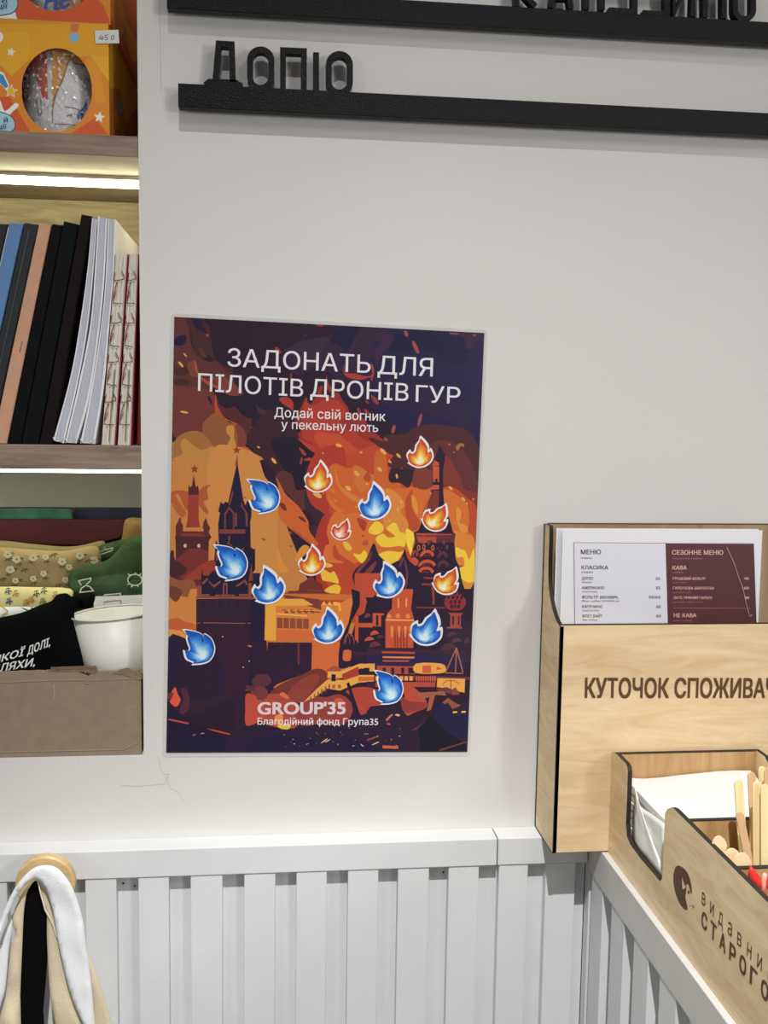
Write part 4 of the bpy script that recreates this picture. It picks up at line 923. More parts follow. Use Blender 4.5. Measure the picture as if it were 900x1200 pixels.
# red packets in the front compartment
REDP = mat('red_foil', (.72, .03, .035, 1), .25, bump=.3, bscale=120); TR = mat('pink_packet', '#e8a8a0', .2)
for s, dy, m, lb in (('415,640 440,650 535,770 545,800 540,880 470,830 415,760', -.034, REDP, 'red glossy packet standing in the front compartment of the organiser'), ('595,740 640,760 640,900 585,860', -.052, REDP, 'red glossy packet cut by the right edge of the photo'), ('545,720 600,740 600,930 540,880', -.045, TR, 'pink wrapper between the two red packets')):
    q = soft('sugar_packet', tile((830, 940, 8.571), s), d2.y+dy+.026, .003, m, cell=.003, wav=.0004, edge=.003)
    tag(q, lb, 'packet', 'packets in the front compartment')

# ------------------------------------------------------------------ gift boxes on the top shelf
def giftbox(label, lx, rx, ty, by, y, hole, arts, sidearts, zfix=None, filler=True, depth=.178):
    a_ = at(lx, by, y=y); b__ = at(rx, by, y=y); zb = zfix if zfix is not None else b__.z; zt_ = at(rx, ty, y=y).z
    x0, x1 = a_.x, b__.x; t = thing('gift_box', label, 'box', ((x0+x1)/2, y+depth/2, zb), 'printed gift boxes on the top shelf')
    hc = at(*hole[:2], y=y); hr, hz = hole[2]/1213, hole[3]/1213
    bm = bmesh.new(); n = 48
    inn = [Vector((hc.x+hr*cos(2*pi*i/n), 0, hc.z+hz*sin(2*pi*i/n))) for i in range(n)]
    out = []
    for i in range(n):
        c_, s_ = cos(2*pi*i/n), sin(2*pi*i/n); ts = []
        if c_ > 1e-6: ts.append((x1-hc.x)/c_)
        if c_ < -1e-6: ts.append((x0-hc.x)/c_)
        if s_ > 1e-6: ts.append((zt_-hc.z)/s_)
        if s_ < -1e-6: ts.append((zb-hc.z)/s_)
        k = min(ts); out.append(Vector((hc.x+c_*k, 0, hc.z+s_*k)))
    for (px_, pz_) in ((x0, zb), (x0, zt_), (x1, zb), (x1, zt_)):
        j = min(range(n), key=lambda i: (out[i].x-px_)**2+(out[i].z-pz_)**2); out[j] = Vector((px_, 0, pz_))
    R = [[bm.verts.new(Vector((p.x, yy, p.z))) for p in L_] for yy in (y, y+.0012) for L_ in (inn, out)]
    for i in range(n):
        j = (i+1) % n
        bm.faces.new((R[0][i], R[0][j], R[1][j], R[1][i])); bm.faces.new((R[2][j], R[2][i], R[3][i], R[3][j])); bm.faces.new((R[0][j], R[0][i], R[2][i], R[2][j]))
    fb = obj('front_panel', bm, mat('gift_box_card', '#e0a030', .45), t)
    bm = bmesh.new(); e_ = .0012
    for q in ((x1-e_, x1, y+.0013, y+depth, zb, zt_), (x0, x0+e_, y+.0013, y+depth, zb, zt_), (x0+e_, x1-e_, y+depth-e_, y+depth, zb, zt_), (x0+e_, x1-e_, y+.0013, y+depth-e_, zt_-e_, zt_), (x0+e_, x1-e_, y+.0013, y+depth-e_, zb, zb+e_)):
        box(bm, q[0], q[1], q[2], q[3], q[4]-H, q[5]-H)
    obj('carton', bm, mat('gift_box_side', '#c87a28', .5), t)
    def G(u, v, lift=0): q = at(u, v, y=y); return Vector((min(x1, max(x0, q.x)), y-lift-.0001, min(zt_, max(zb, q.z))))
    A_ = Art(G, step=.00003, gain=1.15)
    def cutart(col, pts):                 # clip to the rectangle, then leave the oval window free
        A_.add(col, pts)
    return t, A_, (x0, x1, zb, zt_), hc, (hr, hz)
def starpts(cx, cy, r, rot=0): return [(cx+(r if i % 2 == 0 else r*.45)*sin(i*pi/5+rot), cy-(r if i % 2 == 0 else r*.45)*cos(i*pi/5+rot)) for i in range(10)]
TG = (0, 0, 4.5); TH = (0, 0, 5.2941)
def zshelf(): return S1T+H+.0004
GY = .012
def wedge(pts, hole):                      # keep print off the window: split polygons by the oval using angular slices
    cx, cy, rx, ry = hole; out = []
    return pts
def printed(A_, hole, shapes):
    """shapes: list of (colour, polygon) as painter's layers; rasterised in narrow columns so the oval window stays open"""
    cx, cy, rx, ry = hole; STEP = 2.0
    def inside(P, x, yv):
        c = False
        for i in range(len(P)):
            a_, b__ = P[i], P[i-1]
            if (a_[1] > yv) != (b__[1] > yv) and x < (b__[0]-a_[0])*(yv-a_[1])/(b__[1]-a_[1])+a_[0]: c = not c
        return c
    for col, P in shapes:
        x0, x1 = min(p[0] for p in P), max(p[0] for p in P)
        y0, y1 = min(p[1] for p in P), max(p[1] for p in P)
        if x1 < cx-rx or x0 > cx+rx or y1 < cy-ry or y0 > cy+ry: A_.add(col, P); continue
        n = max(1, int((x1-x0)/STEP)+1); l_ = max([q[4] for q in A_.done if q[0] < x1 and q[1] > x0 and q[2] < y1 and q[3] > y0] + [-1])+1
        for k in range(n):
            xa = x0+(x1-x0)*k/n; xb = x0+(x1-x0)*(k+1)/n; xm = (xa+xb)/2
            ys_ = []
            def cuts(x):
                r_ = []
                for i in range(len(P)):
                    a_, b__ = P[i], P[i-1]
                    if (a_[0] > x) != (b__[0] > x): r_.append(a_[1]+(b__[1]-a_[1])*(x-a_[0])/(b__[0]-a_[0]))
                return sorted(r_)
            ca, cb = cuts(xa+1e-4), cuts(xb-1e-4)
            if len(ca) != len(cb): ca = cb = cuts(xm)
            ea = ry*math.sqrt(max(0, 1-((xa-cx)/rx)**2)); eb = ry*math.sqrt(max(0, 1-((xb-cx)/rx)**2))
            for i in range(0, len(ca)-1, 2):
                t0, t1, u0, u1 = ca[i], ca[i+1], cb[i], cb[i+1]
                if abs(xm-cx) >= rx: parts = [(t0, t1, u0, u1)]
                else:
                    parts = []
                    if min(t0, u0) < cy-min(ea, eb): parts.append((t0, min(t1, cy-ea), u0, min(u1, cy-eb)))
                    if max(t1, u1) > cy+min(ea, eb): parts.append((max(t0, cy+ea), t1, max(u0, cy+eb), u1))
                for p in parts:
                    if p[1]-p[0] > .01 or p[3]-p[2] > .01:
                        vs = [A_.bm.verts.new(A_.f(x, yv, (l_+1)*A_.step)) for x, yv in ((xa, p[0]), (xb, p[2]), (xb, p[3]), (xa, p[1]))]
                        f = A_.bm.faces.new(vs)
                        for lp in f.loops: lp[A_.c] = hx(col, A_.g)
        A_.done.append((x0, x1, y0, y1, l_))
hole = (66.5, 105.5, 41.5, 49)
gb1, A1, dm1, hc1, hr1 = giftbox('orange and yellow gift box, oval window over a bubble-wrapped mug, price tag at corner', -42, 128.4, 28.3, 157.6, GY, (66.5, 105.5, 42, 49.5), [], [], zfix=zshelf())
shp = [('#e0a028', [(-42, 26), (129, 26), (129, 160), (-42, 160)]),
       ('#d8862c', tile(TH, '0,395 70,475 170,380 560,345 690,510 690,900 0,900')), ('#e3a92a', tile(TH, '555,345 690,350 690,510')), ('#e3a92a', tile(TH, '0,400 70,475 180,360 180,200 0,200')),
       ('#cf5a30', tile(TH, '60,600 190,820 -60,840 -60,600')), ('#cf5a30', tile(TH, '440,830 590,730 670,840')), ('#e0922c', tile(TH, '560,350 620,420 660,640 600,640 500,400')),
       ('#f0e6d8', starpts(13, 61, 5.6, .2)), ('#78b4d8', starpts(87, 44, 8.5, .1)), ('#d8704c', tile(TH, '440,150 495,150 480,200 440,195')), ('#f0e6d8', starpts(116.5, 137.5, 7, .15)),
       ('#f0e6d8', starpts(13, 107, 8.6, .1)), ('#e8b436', starpts(13, 107, 7.0, .1)), ('#f0e6d8', tile(TH, '0,440 25,455 60,530 45,560 0,520')), ('#3f8cc4', tile(TH, '0,460 20,465 52,535 35,548 0,515')),
       ('#f2ece4', smooth2(tile(TH, '-60,600 0,620 30,690 95,640 115,660 60,715 80,760 -60,800'), 3)), ('#3a5868', smooth2(tile(TH, '-60,695 30,700 85,735 95,790 60,822 -60,822'), 3)), ('#a4cbe0', smooth2(tile(TH, '-60,700 28,706 80,738 90,788 56,816 -60,816'), 3)),
       ('#f2ece4', smooth2(tile(TH, '-30,200 5,200 20,230 5,260 -30,265'), 3))]
printed(A1, hole, [(c, [(max(-42, min(128.4, x)), max(28.3, min(157.5, y))) for x, y in p]) for c, p in shp]); A1.build('printed_front', INKM, gb1)
def cover_text(s, l, r, t, y, par, m=None): text('lettering', s, at(*l, y=y), at(*r, y=y), at(*t, y=y), m or mat('black_ink', '#1c2430', .5), par, lift=.0012)
cover_text('й', (5, 143.5), (9.5, 143.5), (5, 138), GY, gb1); cover_text('ції', (-2, 151.5), (8.3, 151.5), (-2, 146), GY, gb1)
def SF(x):
    def f(u, v, lift=0): q = at(u, v, x=x); return Vector((x+lift+.0001, q.y, q.z))
    return f
def sideart(gb_, dm, shapes, x):
    a_ = Art(SF(x), step=.00003, gain=1.05)
    for c, p in shapes: a_.add(c, [(u, v) for u, v in p])
    return a_.build('printed_side', INKM, gb_)
ptsq = lambda y0, z0, y1, z1: None
def sidequad(gb_, dm, y, depth, bands):
    """colour bands on the right side face: (colour, [(s,t)...]) with s along depth 0..1 and t up 0..1"""
    x0, x1, zb, zt_ = dm; bm = bmesh.new(); cl = bm.loops.layers.float_color.new('Col')
    for i, (c, P) in enumerate(bands):
        f = bm.faces.new([bm.verts.new((x1+.0001+.00004*i, y+.0014+s*(depth-.002), zb+t_*(zt_-zb))) for s, t_ in P])
        for lp in f.loops: lp[cl] = hx(c, .8)
    return obj('printed_side', bm, INKM, gb_, recalc=False)
bands = [('#c87a28', [(0, 0), (1, 0), (1, 1), (0, 1)]), ('#dfa52a', [(0, 1), (0, .45), (.35, .62), (.55, .4), (1, .8), (1, 1)]), ('#c4542c', [(0, 0), (.3, .25), (.6, .05), (.8, .3), (1, 0)]), ('#7ab4c8', [(.28, .5), (.38, .55), (.42, .45), (.34, .38), (.26, .42)]),
         ('#6a5a80', [(.5, .3), (.6, .36), (.66, .28), (.55, .2)]), ('#dfa52a', [(.15, .3), (.2, .36), (.24, .3), (.2, .22)])]
sidequad(gb1, dm1, GY, .178, bands)
# mug in bubble wrap seen through the window
def bubblemug(hc, hr, y, zb, label, x0c, catt=True):
    mug = thing('wrapped_mug', label, 'mug', (x0c, y+.05, zb+.002), 'bubble-wrapped mugs in the gift boxes')
    bm = bmesh.new(); r_ = .0385; h_ = .094; n = 40
    for j in range(2): pass
    prof_ = [(0, .0), (r_*.92, 0), (r_, .004), (r_, h_), (r_-.003, h_), (r_-.003, .006), (0, .006)]
    rings = [[bm.verts.new((x0c+q*cos(2*pi*i/n), y+.046+q*sin(2*pi*i/n), zb+.003+z_)) for i in range(n)] if q else None for q, z_ in prof_]
    for a_, b__ in zip(rings[1:6], rings[2:6]):
        for i in range(n): bm.faces.new((a_[i], a_[(i+1) % n], b__[(i+1) % n], b__[i]))
    bm.faces.new(rings[1][::-1]); bm.faces.new(rings[5])
    obj('mug_body', bm, mat('mug_ceramic', '#d8d8da', .3), mug, smooth=True)
    cyl = lambda a, z, rr_=r_+.0003: Vector((x0c+rr_*sin(a), y+.046-rr_*cos(a), zb+.003+z))
    def patch(nm, col, pts, lift=0):
        P_ = smooth2(pts, 3) if len(pts) > 4 else pts; bm = bmesh.new()
        V_ = [Vector(p) for p in P_]
        if len(P_) == 4 and len(pts) == 4:
            g = [[cyl((pts[0][0]+(pts[1][0]-pts[0][0])*i/8), pts[0][1]+(pts[3][1]-pts[0][1])*j, r_+.0003+lift) for j in (0, 1)] for i in range(9)]
            for i in range(8): bm.faces.new([bm.verts.new(q) for q in (g[i][0], g[i+1][0], g[i+1][1], g[i][1])])
        else:
            n_ = len(P_); cx_ = sum(p[0] for p in P_)/n_; cz_ = sum(p[1] for p in P_)/n_
            for k in range(n_):
                a_, b__ = P_[k], P_[(k+1) % n_]
                for s in range(5):
                    t0, t1 = s/5, (s+1)/5; L_ = lambda p, t: cyl(cx_+(p[0]-cx_)*t, cz_+(p[1]-cz_)*t, r_+.0003+lift)
                    q = [L_(a_, t0), L_(a_, t1), L_(b__, t1)]+([L_(b__, t0)] if s else [])
                    bm.faces.new([bm.verts.new(v) for v in q])
        bmesh.ops.remove_doubles(bm, verts=bm.verts, dist=1e-6)
        return obj(nm, bm, mat('mug_print_'+col.strip('#'), col, .35), mug, smooth=True)
    patch('yellow_print', '#d89408', [(-.15, .012), (1.4, .012), (1.4, .088), (-.15, .088)]); patch('red_print', '#c8502c', [(-1.4, .03), (-.26, .03), (-.26, .088), (-1.4, .088)])
    patch('white_print', '#dcdadc', [(-1.4, .006), (-.26, .006), (-.26, .030), (-1.4, .030)])
    if catt:
        patch('animal_print', '#d8d8da', [(-.14, .012), (.1, .010), (1.0, .010), (1.25, .03), (1.2, .05), (.85, .062), (.55, .066), (.38, .066), (.30, .069), (.24, .066), (.12, .05), (-.05, .035)], .0003)
        patch('animal_print', '#d8d8da', [(-1.3, .008), (-.34, .008), (-.36, .03), (-.5, .045), (-.6, .055), (-.72, .06), (-.8, .055), (-1.2, .05)], .0004)
        patch('blue_print', '#3a5aa8', [(.42, .018), (.5, .016), (.62, .026), (.68, .03), (.64, .034), (.56, .028), (.44, .023)], .0006)
        LK = mat('outline_ink', '#30303a', .5)
        for P_ in ([(.3, .058), (.36, .0565), (.43, .0575)], [(.62, .055), (.7, .0535), (.76, .055)], [(-.14, .012), (-.12, .03), (.1, .05), (.24, .066), (.30, .069), (.38, .066), (.55, .066), (.85, .062), (1.2, .05)], [(.15, .026), (.4, .026), (.52, .024)], [(.18, .018), (.38, .021)], [(.7, .03), (.85, .016), (1.0, .012)], [(-.14, .0105), (.5, .0105), (1.1, .006)], [(-.55, .034), (-.5, .02), (-.42, .021), (-.44, .034)]):
            obj('outline', tube(bmesh.new(), [cyl(a, z, r_+.0011) for a, z in smooth2(P_, 3, closed=False)], .00028, 5), LK, mug)
    # bubble wrap: wrinkled clear film round the mug
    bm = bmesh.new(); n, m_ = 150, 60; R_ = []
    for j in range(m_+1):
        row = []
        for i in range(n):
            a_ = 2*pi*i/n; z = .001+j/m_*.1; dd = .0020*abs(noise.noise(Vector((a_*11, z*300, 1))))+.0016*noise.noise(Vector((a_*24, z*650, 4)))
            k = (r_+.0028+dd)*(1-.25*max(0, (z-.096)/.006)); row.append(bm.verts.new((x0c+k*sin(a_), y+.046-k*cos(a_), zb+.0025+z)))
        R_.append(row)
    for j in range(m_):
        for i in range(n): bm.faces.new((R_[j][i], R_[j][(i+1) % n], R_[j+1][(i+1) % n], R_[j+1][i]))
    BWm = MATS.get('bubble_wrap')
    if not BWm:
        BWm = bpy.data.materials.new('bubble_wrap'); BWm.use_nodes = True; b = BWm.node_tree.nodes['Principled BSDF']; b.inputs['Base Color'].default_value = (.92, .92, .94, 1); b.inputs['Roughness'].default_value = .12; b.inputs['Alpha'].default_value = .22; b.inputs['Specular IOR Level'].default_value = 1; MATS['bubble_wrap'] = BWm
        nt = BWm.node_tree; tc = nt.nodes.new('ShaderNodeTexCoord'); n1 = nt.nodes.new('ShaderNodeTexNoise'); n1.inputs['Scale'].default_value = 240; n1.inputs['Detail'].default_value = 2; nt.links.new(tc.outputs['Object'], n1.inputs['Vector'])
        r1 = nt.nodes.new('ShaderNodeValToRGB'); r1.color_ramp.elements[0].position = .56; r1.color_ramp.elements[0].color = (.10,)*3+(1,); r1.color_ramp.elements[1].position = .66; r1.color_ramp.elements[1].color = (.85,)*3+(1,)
        nt.links.new(n1.outputs[0], r1.inputs[0]); nt.links.new(r1.outputs[0], b.inputs['Alpha'])  # opaque white flakes in the alpha paint glints onto the crumpled film
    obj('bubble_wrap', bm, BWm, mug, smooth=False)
    return mug
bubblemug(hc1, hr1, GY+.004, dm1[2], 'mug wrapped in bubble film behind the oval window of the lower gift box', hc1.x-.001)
# second box stacked on it
G2Y = .013
gb2, A2, dm2, hc2, hr2 = giftbox('second gift box stacked on the first, cut by the top of the photo', -42, 129.5, -101, 27.6, G2Y, (66.5, -23.5, 42, 37), [], [], zfix=dm1[3]+.0003)
h2 = (66.5, -23.5, 42, 36.5)
shp = [('#cf5a30', [(-42, -101), (129.3, -101), (129.3, 27.5), (-42, 27.5)]), ('#e0a028', tile(TH, '-200,-500 690,-500 690,-60 560,-80 500,-200 200,-40 0,-120 -200,0')), ('#d8862c', tile(TH, '610,0 650,-60 690,-60 690,140 640,30')), ('#e0a028', tile(TH, '165,-20 215,30 235,60 260,0')),
       ('#f2ece4', smooth2(tile(TH, '-60,60 30,80 85,65 100,100 95,128 -60,128'), 3)), ('#3a5868', smooth2(tile(TH, '-60,-40 60,-40 105,-10 112,40 70,88 -60,92'), 3)), ('#a4cbe0', smooth2(tile(TH, '-60,-36 58,-36 100,-8 106,38 66,82 -60,86'), 3))]
printed(A2, h2, [(c, [(max(-42, min(129.3, x)), max(-101, min(27.6, y))) for x, y in p]) for c, p in shp]); A2.build('printed_front', INKM, gb2)
cover_text('ТИ', (-4, 4), (8.5, 4), (-4, -3), G2Y, gb2); cover_text('ції', (-2, 10.5), (9.5, 10.5), (-2, 4.8), G2Y, gb2)
sidequad(gb2, dm2, G2Y, .178, [('#c4542c', [(0, 0), (1, 0), (1, 1), (0, 1)]), ('#d8862c', [(0, .1), (.2, .02), (.45, .25), (.7, .1), (1, .3), (1, .5), (.5, .4), (.2, .6), (0, .4)]), ('#8a8a98', [(.45, .28), (.5, .33), (.55, .28), (.5, .22)]), ('#8a8a98', [(.3, .55), (.36, .6), (.4, .54), (.34, .5)])])
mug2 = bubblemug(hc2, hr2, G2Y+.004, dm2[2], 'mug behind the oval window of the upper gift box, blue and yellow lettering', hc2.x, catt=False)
fx = at(66, 6, y=G2Y+.012)
text('lettering', 'Не', at(51, 14, y=G2Y+.0015), at(82, 8, y=G2Y+.0015), at(54, -8, y=G2Y+.0015), mat('blue_print', '#3a58a8', .5), mug2, bold=.03)
# price tag
tg = [at(*q, y=GY-.0014) for q in tile(TH, '588,190 735,184 740,268 680,268 672,272 664,268 592,270')]
pt = tag(obj('price_tag', prism(bmesh.new(), tg, (0, .0004, 0)), mat('tag_paper', '#e4e2de', .6)), 'small white price tag reading 450 on the lower gift box', 'price tag')
PENM = mat('pen_ink', '#3a3c4a', .5)
for s in ('630,215 616,240 640,240 636,222 634,250', '672,216 655,218 652,232 664,232 668,244 652,250', '700,218 690,232 694,248 706,240 708,224 700,218'):
    obj('handwriting', strokes(bmesh.new(), [[at(*q, y=GY-.00145) for q in tile(TH, s)]], .0005, (0, -1, 0), .0001), PENM, pt)

# ------------------------------------------------------------------ books on the middle shelf
TB_ = (0, 230, 3.635); ZS = S2T+H+.0003; YK = .006
def spine(P, yoff=0): return [at(*q, y=YK+yoff) for q in tile(TB_, P)]
def book(label, quad, m, depth=.165, thick=True, yoff=0, pages='#d8d2c4', nm='book'):
    tl, tr_, br, bl_ = [at(*q, y=YK+yoff) for q in tile(TB_, quad)]
    for v in (br, bl_): v.z = ZS
    # keep the book a parallelogram standing on the shelf
    t = thing(nm, label, 'book', ((bl_.x+br.x)/2, YK+depth/2, ZS), 'books and notebooks on the middle shelf')
    up_l = (tl-bl_); wv = (br-bl_); e_ = .0022/max(.004, wv.length); D_ = Vector((0, depth, 0))
    def pt_(s, v_): a_ = bl_.lerp(br, s); b__ = tl.lerp(tr_, s); return a_.lerp(b__, v_)
    bm = bmesh.new(); dd = Vector((0, .0022, 0))
    hexa(bm, [pt_(0, 0), pt_(1, 0), pt_(1, 1), pt_(0, 1)]+[p+dd for p in (pt_(0, 0), pt_(1, 0), pt_(1, 1), pt_(0, 1))])
    for a_, b__ in ((0, e_), (1-e_, 1)):
        q = [pt_(a_, 0)+dd, pt_(b__, 0)+dd, pt_(b__, 1)+dd, pt_(a_, 1)+dd]; hexa(bm, q+[p+D_ for p in q])
    bmesh.ops.bevel(bm, geom=[e for e in bm.edges if abs(e.verts[0].co.y-e.verts[1].co.y) < 1e-5 and e.verts[0].co.y < YK+yoff+.0005], offset=.0006, segments=2, affect='EDGES')
    obj('cover', bm, m, t)
    q = [pt_(e_*1.05, .006)+dd*1.05, pt_(1-e_*1.05, .006)+dd*1.05, pt_(1-e_*1.05, .985)+dd*1.05, pt_(e_*1.05, .985)+dd*1.05]
    obj('page_block', hexa(bmesh.new(), q+[p+Vector((0, depth-.005, 0)) for p in q]), mat('pages_'+pages.strip('#'), pages, .8, var=.08, vscale=400, stretch=(1, 30, .1)), t)
    return t, pt_
Q = lambda *a: list(a)
book('dark book cut by the left edge, brown patch at the top of its spine', Q((-58, 116), (33, 118), (-176, 1062), (-262, 1062)), mat('book_umber', '#1c1819', .6, var=.3))
b1, pt1 = book('blue cloth notebook with worn corners leaning beside the dark ones', Q((40, 112), (99, 118), (-106, 1062), (-165, 1062)), mat('book_blue', '#5a82b4', .6, bump=.2, var=.12, vscale=60))
b2, pt2 = book('charcoal grey book with a ribbed spine left of the peach one', Q((105, 112), (162, 122), (-40, 1062), (-100, 1062)), mat('book_charcoal', '#1c2124', .6, var=.2))
b3, pt3 = book('peach-coloured book leaning between the dark ones', Q((167, 115), (218, 122), (28, 1062), (-33, 1062)), mat('book_peach', '#c99a7c', .6, bump=.2, var=.06, vscale=80))
book('black book directly right of the peach one', Q((223, 118), (265, 123), (88, 1062), (34, 1062)), mat('book_black', '#07090b', .7, spec=.15))
book('dark green-black book third from the stitched notebooks side, slightly taller', Q((272, 105), (334, 120), (163, 1062), (92, 1062)), mat('book_blackgreen', '#070c0e', .7, spec=.15))
book('tallest book, very dark brown, beside the white notebooks', Q((347, 76), (391, 85), (222, 1062), (168, 1062)), mat('book_darkbrown', '#170f10', .7, spec=.15), depth=.175)
tube_ = tube(bmesh.new(), [pt2(.45, .02)+Vector((0, -.0004, 0)), pt2(.45, .97)+Vector((0, -.0004, 0))], .0004, 5); obj('spine_rib', tube_, mat('rib_grey', '#4a5054', .5), b2)
obj('worn_edge', tube(bmesh.new(), [pt1(.02, .98)+Vector((0, -.0002, 0)), pt1(.01, .8)+Vector((0, -.0002, 0)), pt1(.015, .6)+Vector((0, -.0002, 0))], .0004, 5), mat('worn_board', '#c8ccd0', .7), b1)
obj('pencil_mark', tube(bmesh.new(), [pt3(.62, .47)+Vector((0, -.0001, 0)), pt3(.60, .42)+Vector((0, -.0001, 0))], .0003, 5), mat('pen_ink', '#3a3c4a', .5), b3)
# soft white notebooks, bowed
def bowed(label, L_, R_, col, depth=.16, yoff=0):
    Lp = [at(*q, y=YK+yoff) for q in tile(TB_, smooth2(L_, 5, closed=False))]; Rp = [at(*q, y=YK+yoff) for q in tile(TB_, smooth2(R_, 5, closed=False))]
    n = min(len(Lp), len(Rp)); Lp, Rp = Lp[:n], Rp[:n]; dz = ZS-min(Lp[-1].z, Rp[-1].z)
    if dz > 0:
        for P_ in (Lp, Rp):
            for p in P_: p.z = max(p.z, ZS+.0002)
    t = thing('notebook', label, 'notebook', ((Lp[-1].x+Rp[-1].x)/2, YK+depth/2, ZS), 'books and notebooks on the middle shelf')
    for nm, s0, s1, m_, dy, dd in (('cover', 0, .16, mat('white_card', '#e6e6ea', .45), 0, 0), ('page_block', .17, .80, mat('page_edges', col, .75, var=.10, vscale=900, stretch=(1, .05, .02)), .0012, .004), ('cover', .82, 1, mat('white_card', '#e6e6ea', .45), 0, 0)):
        bm = bmesh.new(); F_ = []
        for y in (dy, depth-dd): F_.append([[bm.verts.new(Lp[i].lerp(Rp[i], s)+Vector((0, y, 0))) for i in range(n)] for s in (s0, s1)])
        for i in range(n-1):
            bm.faces.new((F_[0][0][i], F_[0][1][i], F_[0][1][i+1], F_[0][0][i+1])); bm.faces.new((F_[1][1][i], F_[1][0][i], F_[1][0][i+1], F_[1][1][i+1]))
            for s in (0, 1): bm.faces.new((F_[0][s][i], F_[0][s][i+1], F_[1][s][i+1], F_[1][s][i]))
        for i in (0, n-1): bm.faces.new((F_[0][0][i], F_[0][1][i], F_[1][1][i], F_[1][0][i]))
        obj(nm, bm, m_, t, smooth=False)
    a_, b__ = Lp[-1], Rp[-1]; c_ = a_.lerp(b__, .5)+Vector((0, -.0012, .0045)); r_ = (b__-a_).length*.45
    obj('wire_ring', tube(bmesh.new(), [c_+Vector((r_*cos(t_), 0, .004*sin(t_))) for t_ in [pi+pi*i/10 for i in range(11)]], .0005, 6), mat('wire_white', '#d8d8d8', .3), t)
    return t
bowed('leftmost white soft-cover notebook, bowed, next to the dark brown book', pp('392,92 374,300 344,520 302,760 227,1040'), pp('413,98 399,300 374,550 330,800 272,1052'), '#b8bcc6')
bowed('middle one of the three bowed white notebooks', pp('418,84 405,300 384,550 335,800 277,1050'), pp('457,95 441,400 406,700 371,900 325,1052'), '#c4c8d4')
bowed('rightmost bowed white notebook, its pale back cover catching the light', pp('461,95 446,400 416,650 374,900 341,1052'), pp('492,98 486,300 468,520 444,800 404,1055'), '#c6cad8')
# stitched notebooks with exposed spines
STM = mat('red_thread', '#8c1f2c', .6); SPG = mat('signature_paper', '#d6d2c4', .8, var=.14, vscale=260, stretch=(3, 1, .4)); RC = mat('red_endpaper', '#8a1a20', .6)
def stitched(label, quad, seed):
    tl, tr_, br, bl_ = [at(*q, y=YK-.002) for q in tile(TB_, quad)]; br.z = bl_.z = ZS; depth = .15; D_ = Vector((0, depth, 0))
    t = thing('stitched_notebook', label, 'notebook', ((bl_.x+br.x)/2, YK+depth/2, ZS), 'notebooks with exposed red stitching')
    def pt_(s, v_): return bl_.lerp(br, s).lerp(tl.lerp(tr_, s), v_)
    for nm, s0, s1, m_ in (('signature', .03, .29, SPG), ('signature', .30, .58, SPG), ('signature', .59, .91, SPG), ('cover',   .92, 1.0, RC)):
        q = [pt_(s0, 0), pt_(s1, 0), pt_(s1, 1), pt_(s0, 1)]; bm = hexa(bmesh.new(), q+[p+D_ for p in q])
        if nm == 'signature': bmesh.ops.bevel(bm, geom=[e for e in bm.edges if max(v.co.y for v in e.verts) < YK and abs(e.verts[0].co.z-e.verts[1].co.z) > .05], offset=.0012, segments=2, affect='EDGES')
        obj(nm, bm, m_, t)
    for v0 in (.74, .52, .315, .105):
        o_ = Vector((0, -.0008, 0)); F_ = lambda s, dv: pt_(s, v0+dv)+o_
        j = random.uniform(-.005, .005)
        paths = [[F_(.12, .165), F_(.1, .125), F_(.82, .135+j), F_(.55, .175)], [F_(.35, .12), F_(.16, .07), F_(.12, .02), F_(.25, .005), F_(.8, .005+j)], [F_(.30, .07), F_(.1, .015)]]
        bm = bmesh.new()
        for p_ in paths: tube(bm, [tuple(q) for q in smooth2([tuple(x) for x in p_], 3, closed=False)], .00038, 5)
        obj('stitching', bm, STM, t)
    for s, a_, b__, c_ in ((.55, .02, .26, '#a07a4a'), (.6, .2, .4, '#6a7a5a')): obj('thread_mark', tube(bmesh.new(), [pt_(s, a_)+Vector((0, -.0003, 0)), pt_(s, b__)+Vector((0, -.0003, 0))], .0005, 5), mat('mark'+c_.strip('#'), c_, .7), t)
stitched('left one of the two raw-spined notebooks with red stitching', Q((490, 246), (547, 246), (492, 1060), (430, 1060)), 1)
stitched('right one of the two raw-spined notebooks with red stitching, against the jamb', Q((549, 246), (592, 248), (560, 1060), (499, 1060)), 2)
o = book('narrow red-brown book in shadow between the stitched notebooks and the jamb', Q((603, 420), (611, 420), (610, 1062), (583, 1062)), mat('book_rust', '#7a3020', .5), yoff=.012)
# ------------------------------------------------------------------ lower compartment: carton and its contents
TC_ = (0, 540, 3.3333); ZN = NZ+H
YC = .004; CARD = mat('cardboard', '#8f7d69', .8, bump=.25, bscale=500, var=.07, vscale=90); CARDD = mat('cardboard_torn', '#8a7258', .9, bump=.6, bscale=700, var=.2, vscale=150)
ct = thing('cardboard_box', 'brown cardboard box with a torn front edge filling the niche', 'box', (-.25, .09, ZN+.0005))
top = pp('-260,840 -120,832 0,826 90,822 200,820 300,822 330,838 345,842 360,826 420,824 470,822 500,812 520,822 545,838 556,828')
P_ = [at(*q, y=YC) for q in tile(TC_, top)]; xr_ = at(165.8, 850, y=YC).x
P_[-1].x = xr_
jag = []
for a_, b__ in zip(P_, P_[1:]):
    n = max(1, int((b__-a_).length/.003))
    for k in range(n): q = a_.lerp(b__, k/n); jag.append(Vector((q.x, q.y, q.z+random.uniform(-.0004, .0004))))
jag.append(P_[-1])
obj('front_panel', prism(bmesh.new(), [Vector((jag[0].x, YC, ZN+.0006))]+jag+[Vector((xr_, YC, ZN+.0006))], (0, .0035, 0)), CARD, ct)
bm = bmesh.new()
